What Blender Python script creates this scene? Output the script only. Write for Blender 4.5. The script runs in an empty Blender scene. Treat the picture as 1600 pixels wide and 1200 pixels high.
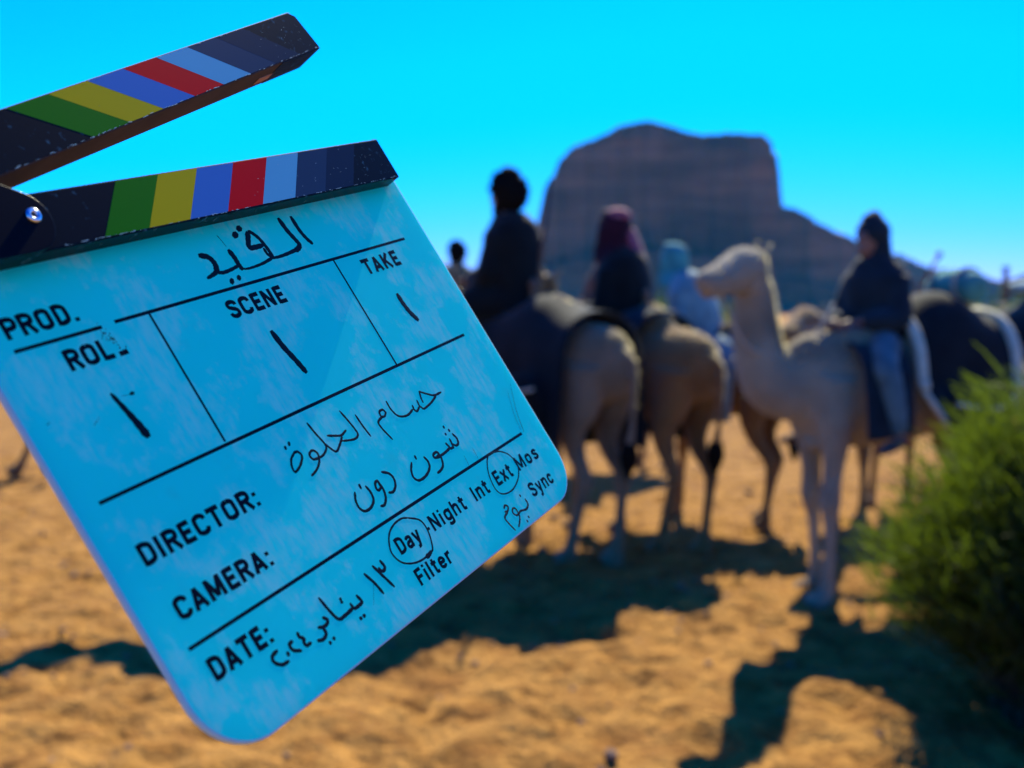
import bpy, bmesh, math, random
import numpy as np
from mathutils import Vector, Matrix, Euler
from math import sin, cos, pi, radians as R
random.seed(7); rng = np.random.default_rng(7)
sc = bpy.context.scene
# look constants
SKY_R = (.42, -2.05); SKY_G = (1.4, -.95); SKY_B = (2.9, 0); SKY_STRENGTH = .1/1.93
EXPOSURE = 0.95
SLATE_TRANSL = .68
HAZE = .00004; HAZE_COL = (.02, .55, 1)
SAND = (.44, .22, .052); SAND_DARK = (.22, .095, .020); SAND_RED = (.25, .105, .025)
ROCK = (.30, .16, .095); ROCK_DARK = (.13, .075, .05)
COL = sc.collection

# ---------------------------------------------------------------- camera, sky, sun, exposure
cd = bpy.data.cameras.new('camera'); cam = bpy.data.objects.new('camera', cd); COL.objects.link(cam)
cam.location = (0, 0, 1.65); cam.rotation_euler = (R(90) - math.atan(110/1800), 0, 0)
cd.sensor_width = 36; cd.lens = 40.5; cd.clip_start = .02; cd.clip_end = 20000
cd.dof.use_dof = True; cd.dof.focus_distance = .54; cd.dof.aperture_fstop = 7.9; cd.dof.aperture_blades = 0
sc.camera = cam
SUN_EL, SUN_AZ = 42.0, 10.4          # azimuth clockwise from +Y
world = bpy.data.worlds.new('World'); sc.world = world; world.use_nodes = True
nt = world.node_tree; N = nt.nodes; Lk = nt.links
bg = N['Background']
sky = N.new('ShaderNodeTexSky'); sky.sky_type = 'NISHITA'; sky.sun_disc = False
sky.sun_elevation = R(SUN_EL); sky.sun_rotation = R(SUN_AZ); sky.altitude = 900
sky.air_density = 1.0; sky.dust_density = .6; sky.ozone_density = 2.0
# the photograph's strongly graded, cyan sky: each channel of the physical sky re-weighted, red kept only in the glow round the sun
sp = N.new('ShaderNodeSeparateColor'); cb = N.new('ShaderNodeCombineColor'); Lk.new(sky.outputs[0], sp.inputs[0])
def madd(i, k, c):
    x = N.new('ShaderNodeMath'); x.operation = 'MULTIPLY_ADD'; Lk.new(sp.outputs[i], x.inputs[0]); x.inputs[1].default_value = k; x.inputs[2].default_value = c
    y = N.new('ShaderNodeMath'); y.operation = 'MAXIMUM'; Lk.new(x.outputs[0], y.inputs[0]); y.inputs[1].default_value = 0; 
    if i == 0:      # red only in the glow towards the sun, rising softly and then clipped
        q1 = N.new('ShaderNodeMath'); q1.operation = 'POWER'; Lk.new(y.outputs[0], q1.inputs[0]); q1.inputs[1].default_value = 2
        q2 = N.new('ShaderNodeMath'); q2.operation = 'MINIMUM'; Lk.new(q1.outputs[0], q2.inputs[0]); q2.inputs[1].default_value = 8; y = q2
    if i == 1:      # green saturates softly towards the sun, as the picture's highlights do
        s1 = N.new('ShaderNodeMath'); s1.operation = 'MULTIPLY_ADD'; Lk.new(sp.outputs[1], s1.inputs[0]); s1.inputs[1].default_value = .38; s1.inputs[2].default_value = 5.3
        s2 = N.new('ShaderNodeMath'); s2.operation = 'MINIMUM'; Lk.new(y.outputs[0], s2.inputs[0]); Lk.new(s1.outputs[0], s2.inputs[1]); y = s2
    Lk.new(y.outputs[0], cb.inputs[i])
madd(0, *SKY_R); madd(1, *SKY_G); madd(2, *SKY_B)
Lk.new(cb.outputs[0], bg.inputs[0]); bg.inputs[1].default_value = SKY_STRENGTH
sd = bpy.data.lights.new('sun', 'SUN'); sd.energy = 5.0; sd.angle = R(.5); sd.color = (1, .92, .66)
sun = bpy.data.objects.new('sun', sd); COL.objects.link(sun)
SUNV = Vector((cos(R(SUN_EL))*sin(R(SUN_AZ)), cos(R(SUN_EL))*cos(R(SUN_AZ)), sin(R(SUN_EL))))
sun.location = SUNV*50; sun.rotation_euler = SUNV.to_track_quat('Z', 'Y').to_euler()
sc.view_settings.view_transform = 'Standard'; sc.view_settings.look = 'None'; sc.view_settings.gamma = 1
sc.view_settings.use_curve_mapping = False; sc.view_settings.exposure = EXPOSURE
sc.render.engine = 'CYCLES'; sc.cycles.use_denoising = True
sc.cycles.max_bounces = 8; sc.cycles.transparent_max_bounces = 12

# local millimetre coordinates of the slate's writing: name, start width, end width, x0,y0,x1,y1,...
STROKES = [["title",2.3,2.0,[175.1,25.8,175.4,18.8,176.8,13.9,178.6,10.8]],
["title",2.6,2.2,[166.3,26.3,167.2,20.1,168.9,14.9,169.7,11.8,168.0,10.2,165.0,9.3]],
["title",1.7,1.2,[166.6,9.7,158.0,8.8,152.1,8.5,147.8,8.7]],
["title",1.9,1.8,[148.3,8.6,148.0,13.6,146.7,19.1,144.5,22.6,142.8,23.8]],
["title",2.6,2.0,[141.8,23.3,139.5,20.0,137.6,16.4,141.7,15.8,146.1,15.9]],
["title",1.5,1.5,[145.8,14.1,146.0,11.2,147.7,9.0]],
["title",1.4,0.9,[147.5,8.8,140.1,7.5,133.6,7.0,128.9,7.0,126.1,7.6]],
["title",2.6,2.2,[124.7,17.1,125.4,13.5,125.4,10.1,125.8,7.6]],
["title",1.3,1.6,[125.0,9.5,119.7,8.6,114.3,8.2,111.0,9.0]],
["title",2.4,2.6,[106.9,18.2,110.4,17.1,112.2,14.7,112.2,11.8,110.9,9.4]],
["title",2.0,1.2,[110.9,9.4,108.1,8.5,103.9,7.6]],
["title",2.8,2.2,[139.0,26.6,137.1,25.8]],
["title",2.8,2.4,[134.7,24.2,132.5,23.2]],
["title",1.9,2.0,[116.8,4.1,115.3,2.7]],
["title",1.9,1.9,[121.7,4.6,120.5,3.5]],
["title",0.35,0.2,[123.0,25.4,123.7,23.0,124.5,19.4]],
["numeral",1.5,3.3,[27.8,-25.8,29.4,-31.8,31.1,-38.6,32.4,-45.1]],
["numeral",1.3,.9,[37.1,-28.1,35.4,-28.2]],
["scribble",0.2,0.15,[34.7,-28.2,31.5,-27.8]],
["numeral",2.9,2.7,[121.3,-24.1,122.7,-31.8,125.1,-39.3,126.9,-45.8]],
["numeral",2.8,2.8,[217.3,-27.6,217.4,-32.5,218.6,-38.2,221.0,-43.1]],
["director_name",0.95,0.855,[205.8,-81.8,199.7,-81.6,194.8,-79.2,190.7,-76.6]],
["director_name",0.95,0.855,[190.7,-76.6,189.3,-79.7,188.8,-82.2]],
["director_name",0.95,0.855,[200.8,-82.1,195.4,-83.9,190.4,-84.8,186.6,-85.1,185.5,-83.6]],
["director_name",0.95,0.855,[185.4,-80.0,184.9,-82.7,185.3,-83.8]],
["director_name",0.95,0.855,[180.3,-81.2,179.8,-83.2,181.1,-84.6,184.3,-83.3]],
["director_name",0.95,0.855,[178.7,-82.9,174.1,-84.1,169.6,-83.7,166.2,-81.8,164.6,-77.8,164.7,-73.7]],
["director_name",0.95,0.855,[160.1,-78.2,159.3,-76.5,156.5,-76.6,155.8,-78.8,157.9,-79.6,160.4,-78.2]],
["director_name",0.95,0.855,[156.9,-79.2,152.0,-80.6,151.9,-84.1,154.2,-90.7]],
["director_name",0.95,0.855,[140.6,-73.1,141.1,-78.9,142.1,-84.7]],
["director_name",0.95,0.855,[132.8,-68.4,134.3,-73.9,135.3,-78.6,135.1,-81.5,131.4,-82.5,124.1,-80.8]],
["director_name",0.95,0.855,[117.4,-75.7,122.1,-77.4,125.4,-78.3,129.6,-77.3]],
["director_name",0.95,0.855,[125.2,-79.1,121.3,-81.7,117.2,-83.6,114.9,-81.1,113.1,-77.6]],
["director_name",0.95,0.855,[110.5,-67.0,111.7,-72.6,113.3,-78.2,112.6,-80.5,109.1,-82.3,106.1,-82.6]],
["director_name",0.95,0.855,[106.1,-82.6,102.3,-82.0,101.7,-79.5,104.5,-78.4,106.3,-80.4,105.4,-83.2,102.8,-85.5,99.8,-86.9,96.3,-87.8]],
["director_name",0.95,0.855,[94.2,-75.8,96.5,-76.1,97.4,-78.5,93.9,-81.6,89.3,-83.2,89.0,-80.8,91.0,-77.7,94.6,-75.8]],
["director_name",1.1,1.0,[94.9,-71.0,94.2,-72.1]],
["director_name",1.1,1.0,[91.7,-71.9,91.3,-72.9]],
["camera_name",1.1,1.0,[196.0,-102.7,197.2,-105.4,196.2,-108.1,193.7,-108.5,192.2,-107.3]],
["camera_name",1.1,1.0,[191.9,-104.2,191.6,-106.4,191.0,-108.9]],
["camera_name",1.1,1.0,[187.4,-105.0,188.3,-107.0,188.6,-108.3,191.0,-108.5]],
["camera_name",1.1,1.0,[188.2,-107.9,183.8,-108.6,179.1,-108.8,175.8,-108.5]],
["camera_name",1.1,1.0,[178.1,-109.1,174.1,-108.1,174.6,-106.5,177.6,-106.3,178.3,-107.8,175.8,-108.5]],
["camera_name",1.1,1.0,[177.9,-106.4,178.6,-109.3,176.8,-113.1,173.8,-114.6,170.0,-115.1]],
["camera_name",1.1,1.0,[167.4,-105.3,168.3,-108.1,166.8,-111.0,161.6,-113.2,155.5,-113.4,153.1,-110.9,154.3,-107.5,157.3,-104.6]],
["camera_name",1.1,1.0,[135.9,-101.3,139.6,-103.5,140.7,-106.5,139.2,-109.7,135.8,-111.5,132.8,-110.9]],
["camera_name",1.1,1.0,[130.2,-106.5,130.4,-103.9,128.4,-104.0,127.1,-106.1,127.7,-107.6,129.9,-107.2]],
["camera_name",1.1,1.0,[130.8,-105.5,130.6,-109.2,129.1,-112.3,126.2,-114.4,123.6,-114.1]],
["camera_name",1.1,1.0,[121.8,-103.2,122.6,-106.4,121.6,-110.1,117.6,-112.3,113.2,-112.2,111.2,-109.8,111.6,-106.3,113.8,-103.1]],
["camera_name",1.2,1.0,[192.9,-97.3,192.7,-98.1]],
["camera_name",1.2,1.0,[195.2,-100.0,195.1,-100.9]],
["camera_name",1.2,1.0,[191.2,-100.8,191.1,-101.5]],
["camera_name",1.2,1.0,[161.9,-102.7,161.7,-104.1]],
["camera_name",1.2,1.0,[118.7,-101.1,118.5,-102.9]],
["circle",0.75,0.75,[134.8,-124.8,130.9,-123.6,124.8,-123.9,118.7,-126.5,114.4,-132.1,114.6,-136.5,117.3,-140.2,122.7,-142.8,128.7,-143.9,135.6,-143.6,138.8,-142.5,141.8,-136.7,142.4,-131.8,140.7,-128.2,134.8,-124.8]],
["circle",1.9,1.2,[132.5,-144.1,134.9,-143.8,137.0,-143.2]],
["circle",0.65,0.65,[219.1,-121.6,212.4,-121.3,207.1,-125.4,203.8,-131.3,203.1,-137.8,206.7,-141.5,215.5,-142.4,225.3,-139.0,230.1,-133.5,228.5,-126.9,223.1,-122.8,218.5,-121.6]],
["film_note",0.95,0.8,[220.3,-150.1,220.1,-153.0,216.7,-154.5,211.8,-153.5,207.2,-154.1,205.2,-151.8,207.1,-150.1,209.0,-151.3,208.5,-155.3,206.1,-157.5,203.3,-159.2]],
["film_note",0.95,0.8,[200.7,-147.4,202.7,-146.5,204.3,-147.9,202.3,-149.5,199.8,-149.1]],
["film_note",0.95,0.8,[202.0,-149.8,197.4,-151.3,197.5,-154.2,199.4,-159.4]],
["film_note",1.0,0.9,[218.1,-146.7,218.0,-147.6]],
["film_note",1.0,0.9,[214.8,-158.0,215.0,-158.7]],
["film_note",1.0,0.9,[212.0,-159.3,212.2,-159.9]],
["date",1.25,1.15,[105.3,-133.6,105.9,-136.6,104.3,-137.9,102.7,-137.3,102.3,-135.8]],
["date",1.25,1.15,[99.8,-133.7,101.7,-138.5,104.6,-145.9]],
["date",1.25,1.15,[93.1,-134.4,95.5,-139.9,96.9,-145.5]],
["date",1.25,1.15,[82.8,-139.8,83.6,-143.0,81.0,-143.6,78.0,-143.4,77.4,-141.0]],
["date",1.25,1.15,[77.6,-143.0,71.8,-143.5,67.6,-143.2,65.7,-138.5,64.3,-131.9]],
["date",1.25,1.15,[60.8,-139.1,62.3,-140.7,60.9,-142.0,58.6,-142.1,56.1,-141.2]],
["date",1.25,1.15,[58.1,-142.3,58.0,-144.8,55.3,-146.0,52.4,-145.2]],
["date",1.25,1.15,[45.6,-138.1,45.5,-139.8,46.9,-141.3,46.0,-142.5,46.4,-144.1,48.9,-144.2]],
["date",1.25,1.15,[41.3,-139.5,39.3,-140.0,39.5,-142.5,42.7,-144.4]],
["date",1.25,1.15,[32.7,-139.1,29.5,-139.8,28.9,-142.1,31.6,-144.5,35.0,-144.8]],
["date",1.3,1.2,[73.9,-136.9,74.1,-137.3]],
["date",1.3,1.2,[73.6,-138.1,74.0,-138.5]],
["date",1.3,1.2,[77.8,-148.2,78.7,-148.3]],
["date",1.3,1.2,[80.1,-148.3,81.1,-148.2]],
["date",1.3,1.2,[57.0,-148.7,57.6,-148.7]],
["date",1.3,1.2,[59.8,-148.3,60.5,-148.1]],
["date",1.3,1.2,[36.6,-142.0,36.3,-143.0]],
["scribble", 0.25, 0.5, [264.2, -95.3, 256.0, -108.7, 251.4, -120.8]],
["scribble", 0.2, 0.3, [258.1, -98.2, 251.7, -111.3, 250.0, -119.4]],
["scribble", 0.25, 0.2, [204.2, -113.8, 203.8, -120.3]],
["scribble", 0.2, 0.3, [195.0, -114.8, 194.2, -120.4]],
["scribble", 0.3, 0.1, [13.8, -34.5, 17.7, -32.3]],
["scribble", 0.4, 0.2, [-3.3, -28.3, -1.6, -27.8]],
["scribble", 0.15, 0.15, [94.7, -139.8, 88.6, -147.0]]]
WORDS = [["PROD.", 0.7, 5.0, 33.7, 4.7, 8.2], ["ROLL", 17.5, -13.5, 45.4, -13.0, 8.8], ["SCENE", 104.3, -13.0, 141.5, -12.7, 8.1], ["TAKE", 204.2, -13.0, 235.1, -12.7, 8.9], ["DIRECTOR:", 1.7, -88.5, 64.2, -88.5, 7.5], ["CAMERA:", 2.9, -110.5, 54.1, -112.4, 6.8], ["DATE:", 2.5, -135.6, 34.6, -135.9, 7.0], ["Filter", 119.2, -153.5, 147.2, -153.8, 8.0], [".", 142.8, -134.6, 145.4, -134.7, 0.0], ["Night", 145.8, -136.6, 176.2, -137.4, 7.7], ["Day", 118.5, -137.0, 136.1, -137.6, 7.8], ["Int", 184.2, -136.8, 198.9, -137.3, 7.4], ["Ext", 206.2, -136.5, 223.2, -137.2, 7.6], ["Mos", 228.7, -136.6, 252.1, -137.3, 7.5], ["Sync", 227.6, -151.6, 252.1, -152.4, 7.6]]
LINES = [[0.6, 0.3, 40.4, 0.1, 1.5], [47.1, 0.6, 249.4, -0.1, 1.5], [-1.3, -61.0, 250.6, -60.3, 1.5], [-0.4, -120.8, 248.9, -121.1, 1.5], [64.7, -0.1, 64.4, -59.5, 1.1], [186.2, 0.1, 186.4, -60.0, 1.1]]

# ---------------------------------------------------------------- materials
def mat(name, col, rough=.8, metal=0, noise=None, bump=None, spec=.5, transl=None, wear=None, coat=0, sheen=0):
    """noise=(scale, other colour, low, high), bump=(scale, strength, distance), transl=(colour, factor), wear=(scale, colour, low, high)"""
    m = bpy.data.materials.new(name); m.use_nodes = True
    n = m.node_tree.nodes; l = m.node_tree.links; b = n['Principled BSDF']
    b.inputs['Roughness'].default_value = rough; b.inputs['Metallic'].default_value = metal
    b.inputs['Specular IOR Level'].default_value = spec; b.inputs['Coat Weight'].default_value = coat
    b.inputs['Base Color'].default_value = (*col, 1); b.inputs['Sheen Weight'].default_value = sheen; b.inputs['Sheen Roughness'].default_value = .45
    tc = n.new('ShaderNodeTexCoord'); last = None
    def layer(sc_, c2, lo, hi, det=6, co='Object', stretch=None):
        nonlocal last
        nz = n.new('ShaderNodeTexNoise'); nz.inputs['Scale'].default_value = sc_; nz.inputs['Detail'].default_value = det
        src = tc.outputs[co]
        if stretch:
            mp = n.new('ShaderNodeMapping'); mp.inputs['Scale'].default_value = stretch; l.new(src, mp.inputs[0]); src = mp.outputs[0]
        l.new(src, nz.inputs['Vector'])
        mr = n.new('ShaderNodeMapRange'); mr.inputs[1].default_value = lo; mr.inputs[2].default_value = hi; l.new(nz.outputs[0], mr.inputs[0])
        mx = n.new('ShaderNodeMix'); mx.data_type = 'RGBA'; l.new(mr.outputs[0], mx.inputs[0])
        if last: l.new(last, mx.inputs[6])
        else: mx.inputs[6].default_value = (*col, 1)
        mx.inputs[7].default_value = (*c2, 1); last = mx.outputs[2]
        return mr.outputs[0]
    if noise: layer(*noise)
    if wear: layer(*wear)
    if last: l.new(last, b.inputs['Base Color'])
    if bump:
        nz = n.new('ShaderNodeTexNoise'); nz.inputs['Scale'].default_value = bump[0]; nz.inputs['Detail'].default_value = 8
        l.new(tc.outputs['Object'], nz.inputs['Vector'])
        bp = n.new('ShaderNodeBump'); bp.inputs['Strength'].default_value = bump[1]; bp.inputs['Distance'].default_value = bump[2]
        l.new(nz.outputs[0], bp.inputs['Height']); l.new(bp.outputs[0], b.inputs['Normal'])
    if transl:
        tr = n.new('ShaderNodeBsdfTranslucent'); tr.inputs[0].default_value = (*transl[0], 1)
        ms = n.new('ShaderNodeMixShader'); ms.inputs[0].default_value = transl[1]
        l.new(b.outputs[0], ms.inputs[1]); l.new(tr.outputs[0], ms.inputs[2]); l.new(ms.outputs[0], n['Material Output'].inputs[0])
    return m
M = {}
def slate_plastic():
    m = bpy.data.materials.new('sky_tinted_acrylic'); m.use_nodes = True
    n = m.node_tree.nodes; l = m.node_tree.links; b = n['Principled BSDF']
    tc = n.new('ShaderNodeTexCoord')
    def nz(scale, det, lo, hi, st=(1, 1, 1), rot=0, rough=.6):
        mp = n.new('ShaderNodeMapping'); mp.inputs['Scale'].default_value = st; mp.inputs['Rotation'].default_value = (0, 0, rot)
        l.new(tc.outputs['Object'], mp.inputs[0])
        t = n.new('ShaderNodeTexNoise'); t.inputs['Scale'].default_value = scale; t.inputs['Detail'].default_value = det
        t.inputs['Roughness'].default_value = rough; l.new(mp.outputs[0], t.inputs['Vector'])
        r = n.new('ShaderNodeMapRange'); r.inputs[1].default_value = lo; r.inputs[2].default_value = hi; l.new(t.outputs[0], r.inputs[0])
        return r.outputs[0]
    def mul(a, c):
        x = n.new('ShaderNodeMath'); x.operation = 'MULTIPLY'; l.new(a, x.inputs[0])
        if isinstance(c, float): x.inputs[1].default_value = c
        else: l.new(c, x.inputs[1])
        return x.outputs[0]
    def mx(f, a, c):
        x = n.new('ShaderNodeMix'); x.data_type = 'RGBA'; l.new(f, x.inputs[0])
        if isinstance(a, tuple): x.inputs[6].default_value = (*a, 1)
        else: l.new(a, x.inputs[6])
        x.inputs[7].default_value = (*c, 1); return x.outputs[2]
    dust = mul(nz(24, 11, .495, .56, rough=.66), nz(300, 7, .36, .60, (1, .30, 1), .9))    # dried smears in patches, brushed grain inside
    dust = mul(dust, 1.0)
    col = mx(dust, (.03, 1.0, .97), (.55, .98, .96))  # white board; the blue of its skylit shade is put into the base colour
    grime = mul(nz(38, 5, .62, .80), .35)
    col = mx(grime, col, (.25, .32, .38))
    l.new(col, b.inputs['Base Color'])
    rg = n.new('ShaderNodeMapRange'); rg.inputs[3].default_value = .34; rg.inputs[4].default_value = .8; l.new(dust, rg.inputs[0]); l.new(rg.outputs[0], b.inputs['Roughness'])
    b.inputs['Specular IOR Level'].default_value = .12
    bp = n.new('ShaderNodeBump'); bp.inputs['Strength'].default_value = .5; bp.inputs['Distance'].default_value = .00012
    l.new(nz(900, 6, 0, 1, (1, .4, 1), .9), bp.inputs['Height']); l.new(bp.outputs[0], b.inputs['Normal'])
    tr = n.new('ShaderNodeBsdfTranslucent'); tr.inputs[0].default_value = (.02, 1.0, .97, 1)  # transmitted colour carries the same skylight tint
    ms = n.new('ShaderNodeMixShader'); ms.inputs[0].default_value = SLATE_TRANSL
    l.new(b.outputs[0], ms.inputs[1]); l.new(tr.outputs[0], ms.inputs[2]); l.new(ms.outputs[0], n['Material Output'].inputs[0])
    return m
M['acrylic'] = slate_plastic()
WR = (330, (.16, .34, .34), .68, .74)
M['acrylic_edge'] = mat('sunlit_acrylic_edge', (.50, .62, .70), .5, spec=.3, transl=((.5, .7, .8), .3))  # same plastic in a paler colour, sunlight on the rim painted in
M['stick_black'] = mat('black_lacquer', (.004, .008, .012), .22, spec=.05, wear=(240, (.05, .14, .17), .62, .76), bump=(500, .3, .00004))
M['stick_wood'] = mat('stained_wood', (.050, .033, .026), .7, spec=.2, noise=(60, (.07, .046, .036), .35, .7), bump=(300, .3, .00008))
for nme, c in dict(green=(.02, .20, .004), yellow=(.60, .46, .004), blue=(.05, .19, .46), red=(.72, .002, .006), light_blue=(.12, .45, .55), navy=(.02, .05, .09), dark_navy=(.010, .026, .05)).items():
    M['tape_'+nme] = mat(nme+'_vinyl', c, .22, spec=.05, wear=(420, tuple(.5*x+.10 for x in c), .73, .80), bump=(700, .3, .00003))
M['hinge'] = mat('black_enamel', (.003, .003, .005), .2, spec=.08, wear=(300, (.10, .16, .16), .74, .80), coat=0)
M['rivet'] = mat('bright_steel', (.75, .8, .85), .18, 1.0)
M['ink'] = mat('printing_ink', (.005, .005, .010), .3, spec=.08, wear=(500, (.03, .10, .15), .74, .84))
M['marker'] = mat('marker_ink', (.005, .007, .009), .4, spec=.12, bump=(900, .3, .00005))
M['marker_worn'] = mat('worn_marker_ink', (.02, .025, .025), .6, spec=.05, wear=(1500, (.35, .30, .26), .60, .70))
M['edge_white'] = mat('chipped_paint_edge', (.30, .55, .50), .6)
M['hair'] = mat('black_hair', (.008, .007, .006), .95, spec=.05, bump=(60, 1, .01))
M['skin'] = mat('brown_skin', (.22, .11, .07), .55)
M['eye'] = mat('dark_eye', (.01, .008, .008), .1)
M['wood_pole'] = mat('saddle_wood', (.14, .07, .035), .6, noise=(20, (.22, .12, .06), .3, .7))
M['gun'] = mat('gun_metal', (.02, .022, .025), .5, .3)
M['rope'] = mat('pale_rope', (.42, .38, .28), .9, bump=(200, .6, .003))
def cloth(name, c, c2=None, s=8, b=30):
    M[name] = mat(name, c, .9, spec=.2, noise=(s, c2 or tuple(x*.55 for x in c), .35, .7), bump=(b, .5, .01), sheen=.12)
cloth('black_cloth', (.008, .010, .009)); cloth('navy_cloth', (.012, .026, .034)); cloth('blanket_dark', (.008, .013, .015))
cloth('red_scarf', (.20, .014, .035), (.05, .006, .015), 14); cloth('shaded_scarf', (.05, .008, .016)); M['sunlit_scarf'] = mat('red_check_cloth', (.30, .03, .06), .9, noise=(60, (.40, .18, .20), .5, .6), sheen=.2)  # one red headscarf: shaded body and sunlit top and tail painted as two colours
cloth('teal_scarf', (.10, .40, .34)); cloth('pale_blue', (.32, .44, .40))
cloth('denim', (.10, .18, .19)); cloth('olive', (.09, .13, .08), (.03, .05, .05), 14); cloth('brown_cloth', (.16, .08, .05))
cloth('cream_trim', (.72, .66, .46), (.5, .45, .3), 30); cloth('rust_cloth', (.26, .11, .05)); cloth('purple_cloth', (.16, .06, .18)); cloth('yellow_cloth', (.45, .42, .08))

# ---------------------------------------------------------------- helpers
def tagset(o, label=None, cat=None, group=None, kind=None):
    for k, v in (('label', label), ('category', cat), ('group', group), ('kind', kind)):
        if v: o[k] = v
    return o
def empty(name, mw=None, **k):
    o = bpy.data.objects.new(name, None); COL.objects.link(o); o.empty_display_size = .1
    if mw is not None: o.matrix_world = mw
    return tagset(o, **k)
def link(name, me, m=None, parent=None, mw=None, **k):
    if m is not None:
        me.materials.clear(); me.materials.append(m)
    o = bpy.data.objects.new(name, me); COL.objects.link(o)
    if parent is not None: o.parent = parent
    if mw is not None: o.matrix_world = mw
    return tagset(o, **k)
def pyd(name, v, f, smooth=False):
    me = bpy.data.meshes.new(name); me.from_pydata([tuple(x) for x in v], [], f); me.update()
    if smooth: me.polygons.foreach_set('use_smooth', [True]*len(me.polygons))
    return me
def bm_mesh(bm, name, smooth=False):
    bmesh.ops.recalc_face_normals(bm, faces=bm.faces)
    me = bpy.data.meshes.new(name); bm.to_mesh(me); bm.free()
    if smooth: me.polygons.foreach_set('use_smooth', [True]*len(me.polygons))
    return me
def catmull(pts, n=4):
    P_ = [np.array(p, float) for p in pts]
    if len(P_) < 3: 
        return [P_[0] + (P_[-1]-P_[0])*i/n for i in range(n+1)]
    P_ = [2*P_[0]-P_[1]] + P_ + [2*P_[-1]-P_[-2]]; out = []
    for i in range(1, len(P_)-2):
        a, b, c, d = P_[i-1:i+3]
        for k in range(n):
            t = k/n
            out.append(.5*((2*b)+(-a+c)*t+(2*a-5*b+4*c-d)*t*t+(-a+3*b-3*c+d)*t**3))
    out.append(P_[-2]); return out
def tube(bm, pts, n=4, seg=10, side=(0, 1, 0), smoothp=True):
    """pts: (x,y,z,r_side,r_other); side = direction of the first radius"""
    Q = catmull(pts, n) if smoothp else [np.array(p, float) for p in pts]
    rings = []
    for i, q in enumerate(Q):
        p = Vector(q[:3]); t = Vector(Q[min(i+1, len(Q)-1)][:3]) - Vector(Q[max(i-1, 0)][:3])
        if t.length < 1e-9: t = Vector((0, 0, 1))
        t.normalize(); s = Vector(side); s = s - t*s.dot(t)
        if s.length < 1e-3: s = Vector((1, 0, 0)) - t*t.x
        s.normalize(); u = t.cross(s)
        ra, rb = max(q[3], 1e-4), max(q[4] if len(q) > 4 else q[3], 1e-4)
        rings.append([bm.verts.new(p + s*ra*cos(2*pi*k/seg) + u*rb*sin(2*pi*k/seg)) for k in range(seg)])
    for a, b in zip(rings, rings[1:]):
        for k in range(seg): bm.faces.new((a[k], a[(k+1) % seg], b[(k+1) % seg], b[k]))
    bm.faces.new(rings[0][::-1]); bm.faces.new(rings[-1])
def ball(bm, c, r, sub=2):
    rr = r if isinstance(r, (tuple, list)) else (r, r, r)
    bmesh.ops.create_icosphere(bm, subdivisions=sub, radius=1, matrix=Matrix.Translation(c) @ Matrix.Diagonal((*rr, 1)))
def box(bm, c, s, rot=None):
    mm = Matrix.Translation(c) @ (rot or Matrix()) @ Matrix.Diagonal((*s, 1))
    bmesh.ops.create_cube(bm, size=1, matrix=mm)
def remesh(bm, name, voxel=.02, smooth=2, extra=None):
    bmesh.ops.recalc_face_normals(bm, faces=bm.faces)
    me = bpy.data.meshes.new(name+'_src'); bm.to_mesh(me); bm.free()
    o = bpy.data.objects.new('tmp', me); COL.objects.link(o)
    md = o.modifiers.new('r', 'REMESH'); md.mode = 'VOXEL'; md.voxel_size = voxel; md.use_smooth_shade = True
    ms = o.modifiers.new('s', 'SMOOTH'); ms.factor = .6; ms.iterations = smooth
    dg = bpy.context.evaluated_depsgraph_get(); dg.update()
    out = bpy.data.meshes.new_from_object(o.evaluated_get(dg)); out.name = name
    bpy.data.objects.remove(o); bpy.data.meshes.remove(me)
    if extra is not None:
        b2 = bmesh.new(); b2.from_mesh(out); e = bpy.data.meshes.new('e'); extra.to_mesh(e); b2.from_mesh(e); extra.free()
        b2.to_mesh(out); b2.free(); bpy.data.meshes.remove(e)
    out.polygons.foreach_set('use_smooth', [True]*len(out.polygons))
    return out
# numpy value noise
def vnoise(x, y, seed=0):
    xi = np.floor(x).astype(np.int64); yi = np.floor(y).astype(np.int64); fx = x-xi; fy = y-yi
    fx = fx*fx*(3-2*fx); fy = fy*fy*(3-2*fy)
    def h(a, b):
        n_ = (a*374761393 + b*668265263 + seed*1442695041) & 0xffffffff
        n_ = ((n_ ^ (n_ >> 13))*1274126177) & 0xffffffff
        return ((n_ ^ (n_ >> 16)) & 0xffff)/65535.
    return (h(xi, yi)*(1-fx)+h(xi+1, yi)*fx)*(1-fy)+(h(xi, yi+1)*(1-fx)+h(xi+1, yi+1)*fx)*fy
def fbm(x, y, o=4, seed=0, g=.5):
    s = 0; a = 1; t = 0
    for k in range(o): s = s + a*(vnoise(x*2**k, y*2**k, seed+k)-.5)*2; t += a; a *= g
    return s/t
def grid_mesh(name, X_, Y_, Z_):
    ny, nx = X_.shape; v = np.stack([X_, Y_, Z_], -1).reshape(-1, 3)
    i = np.arange(ny*nx).reshape(ny, nx); q = np.stack([i[:-1, :-1], i[:-1, 1:], i[1:, 1:], i[1:, :-1]], -1).reshape(-1, 4)
    me = bpy.data.meshes.new(name); me.vertices.add(len(v)); me.vertices.foreach_set('co', v.astype(np.float32).ravel())
    me.loops.add(q.size); me.loops.foreach_set('vertex_index', q.astype(np.int32).ravel())
    me.polygons.add(len(q)); me.polygons.foreach_set('loop_start', np.arange(0, q.size, 4, dtype=np.int32))
    me.polygons.foreach_set('use_smooth', np.ones(len(q), bool)); me.update(); me.validate(); return me
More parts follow.
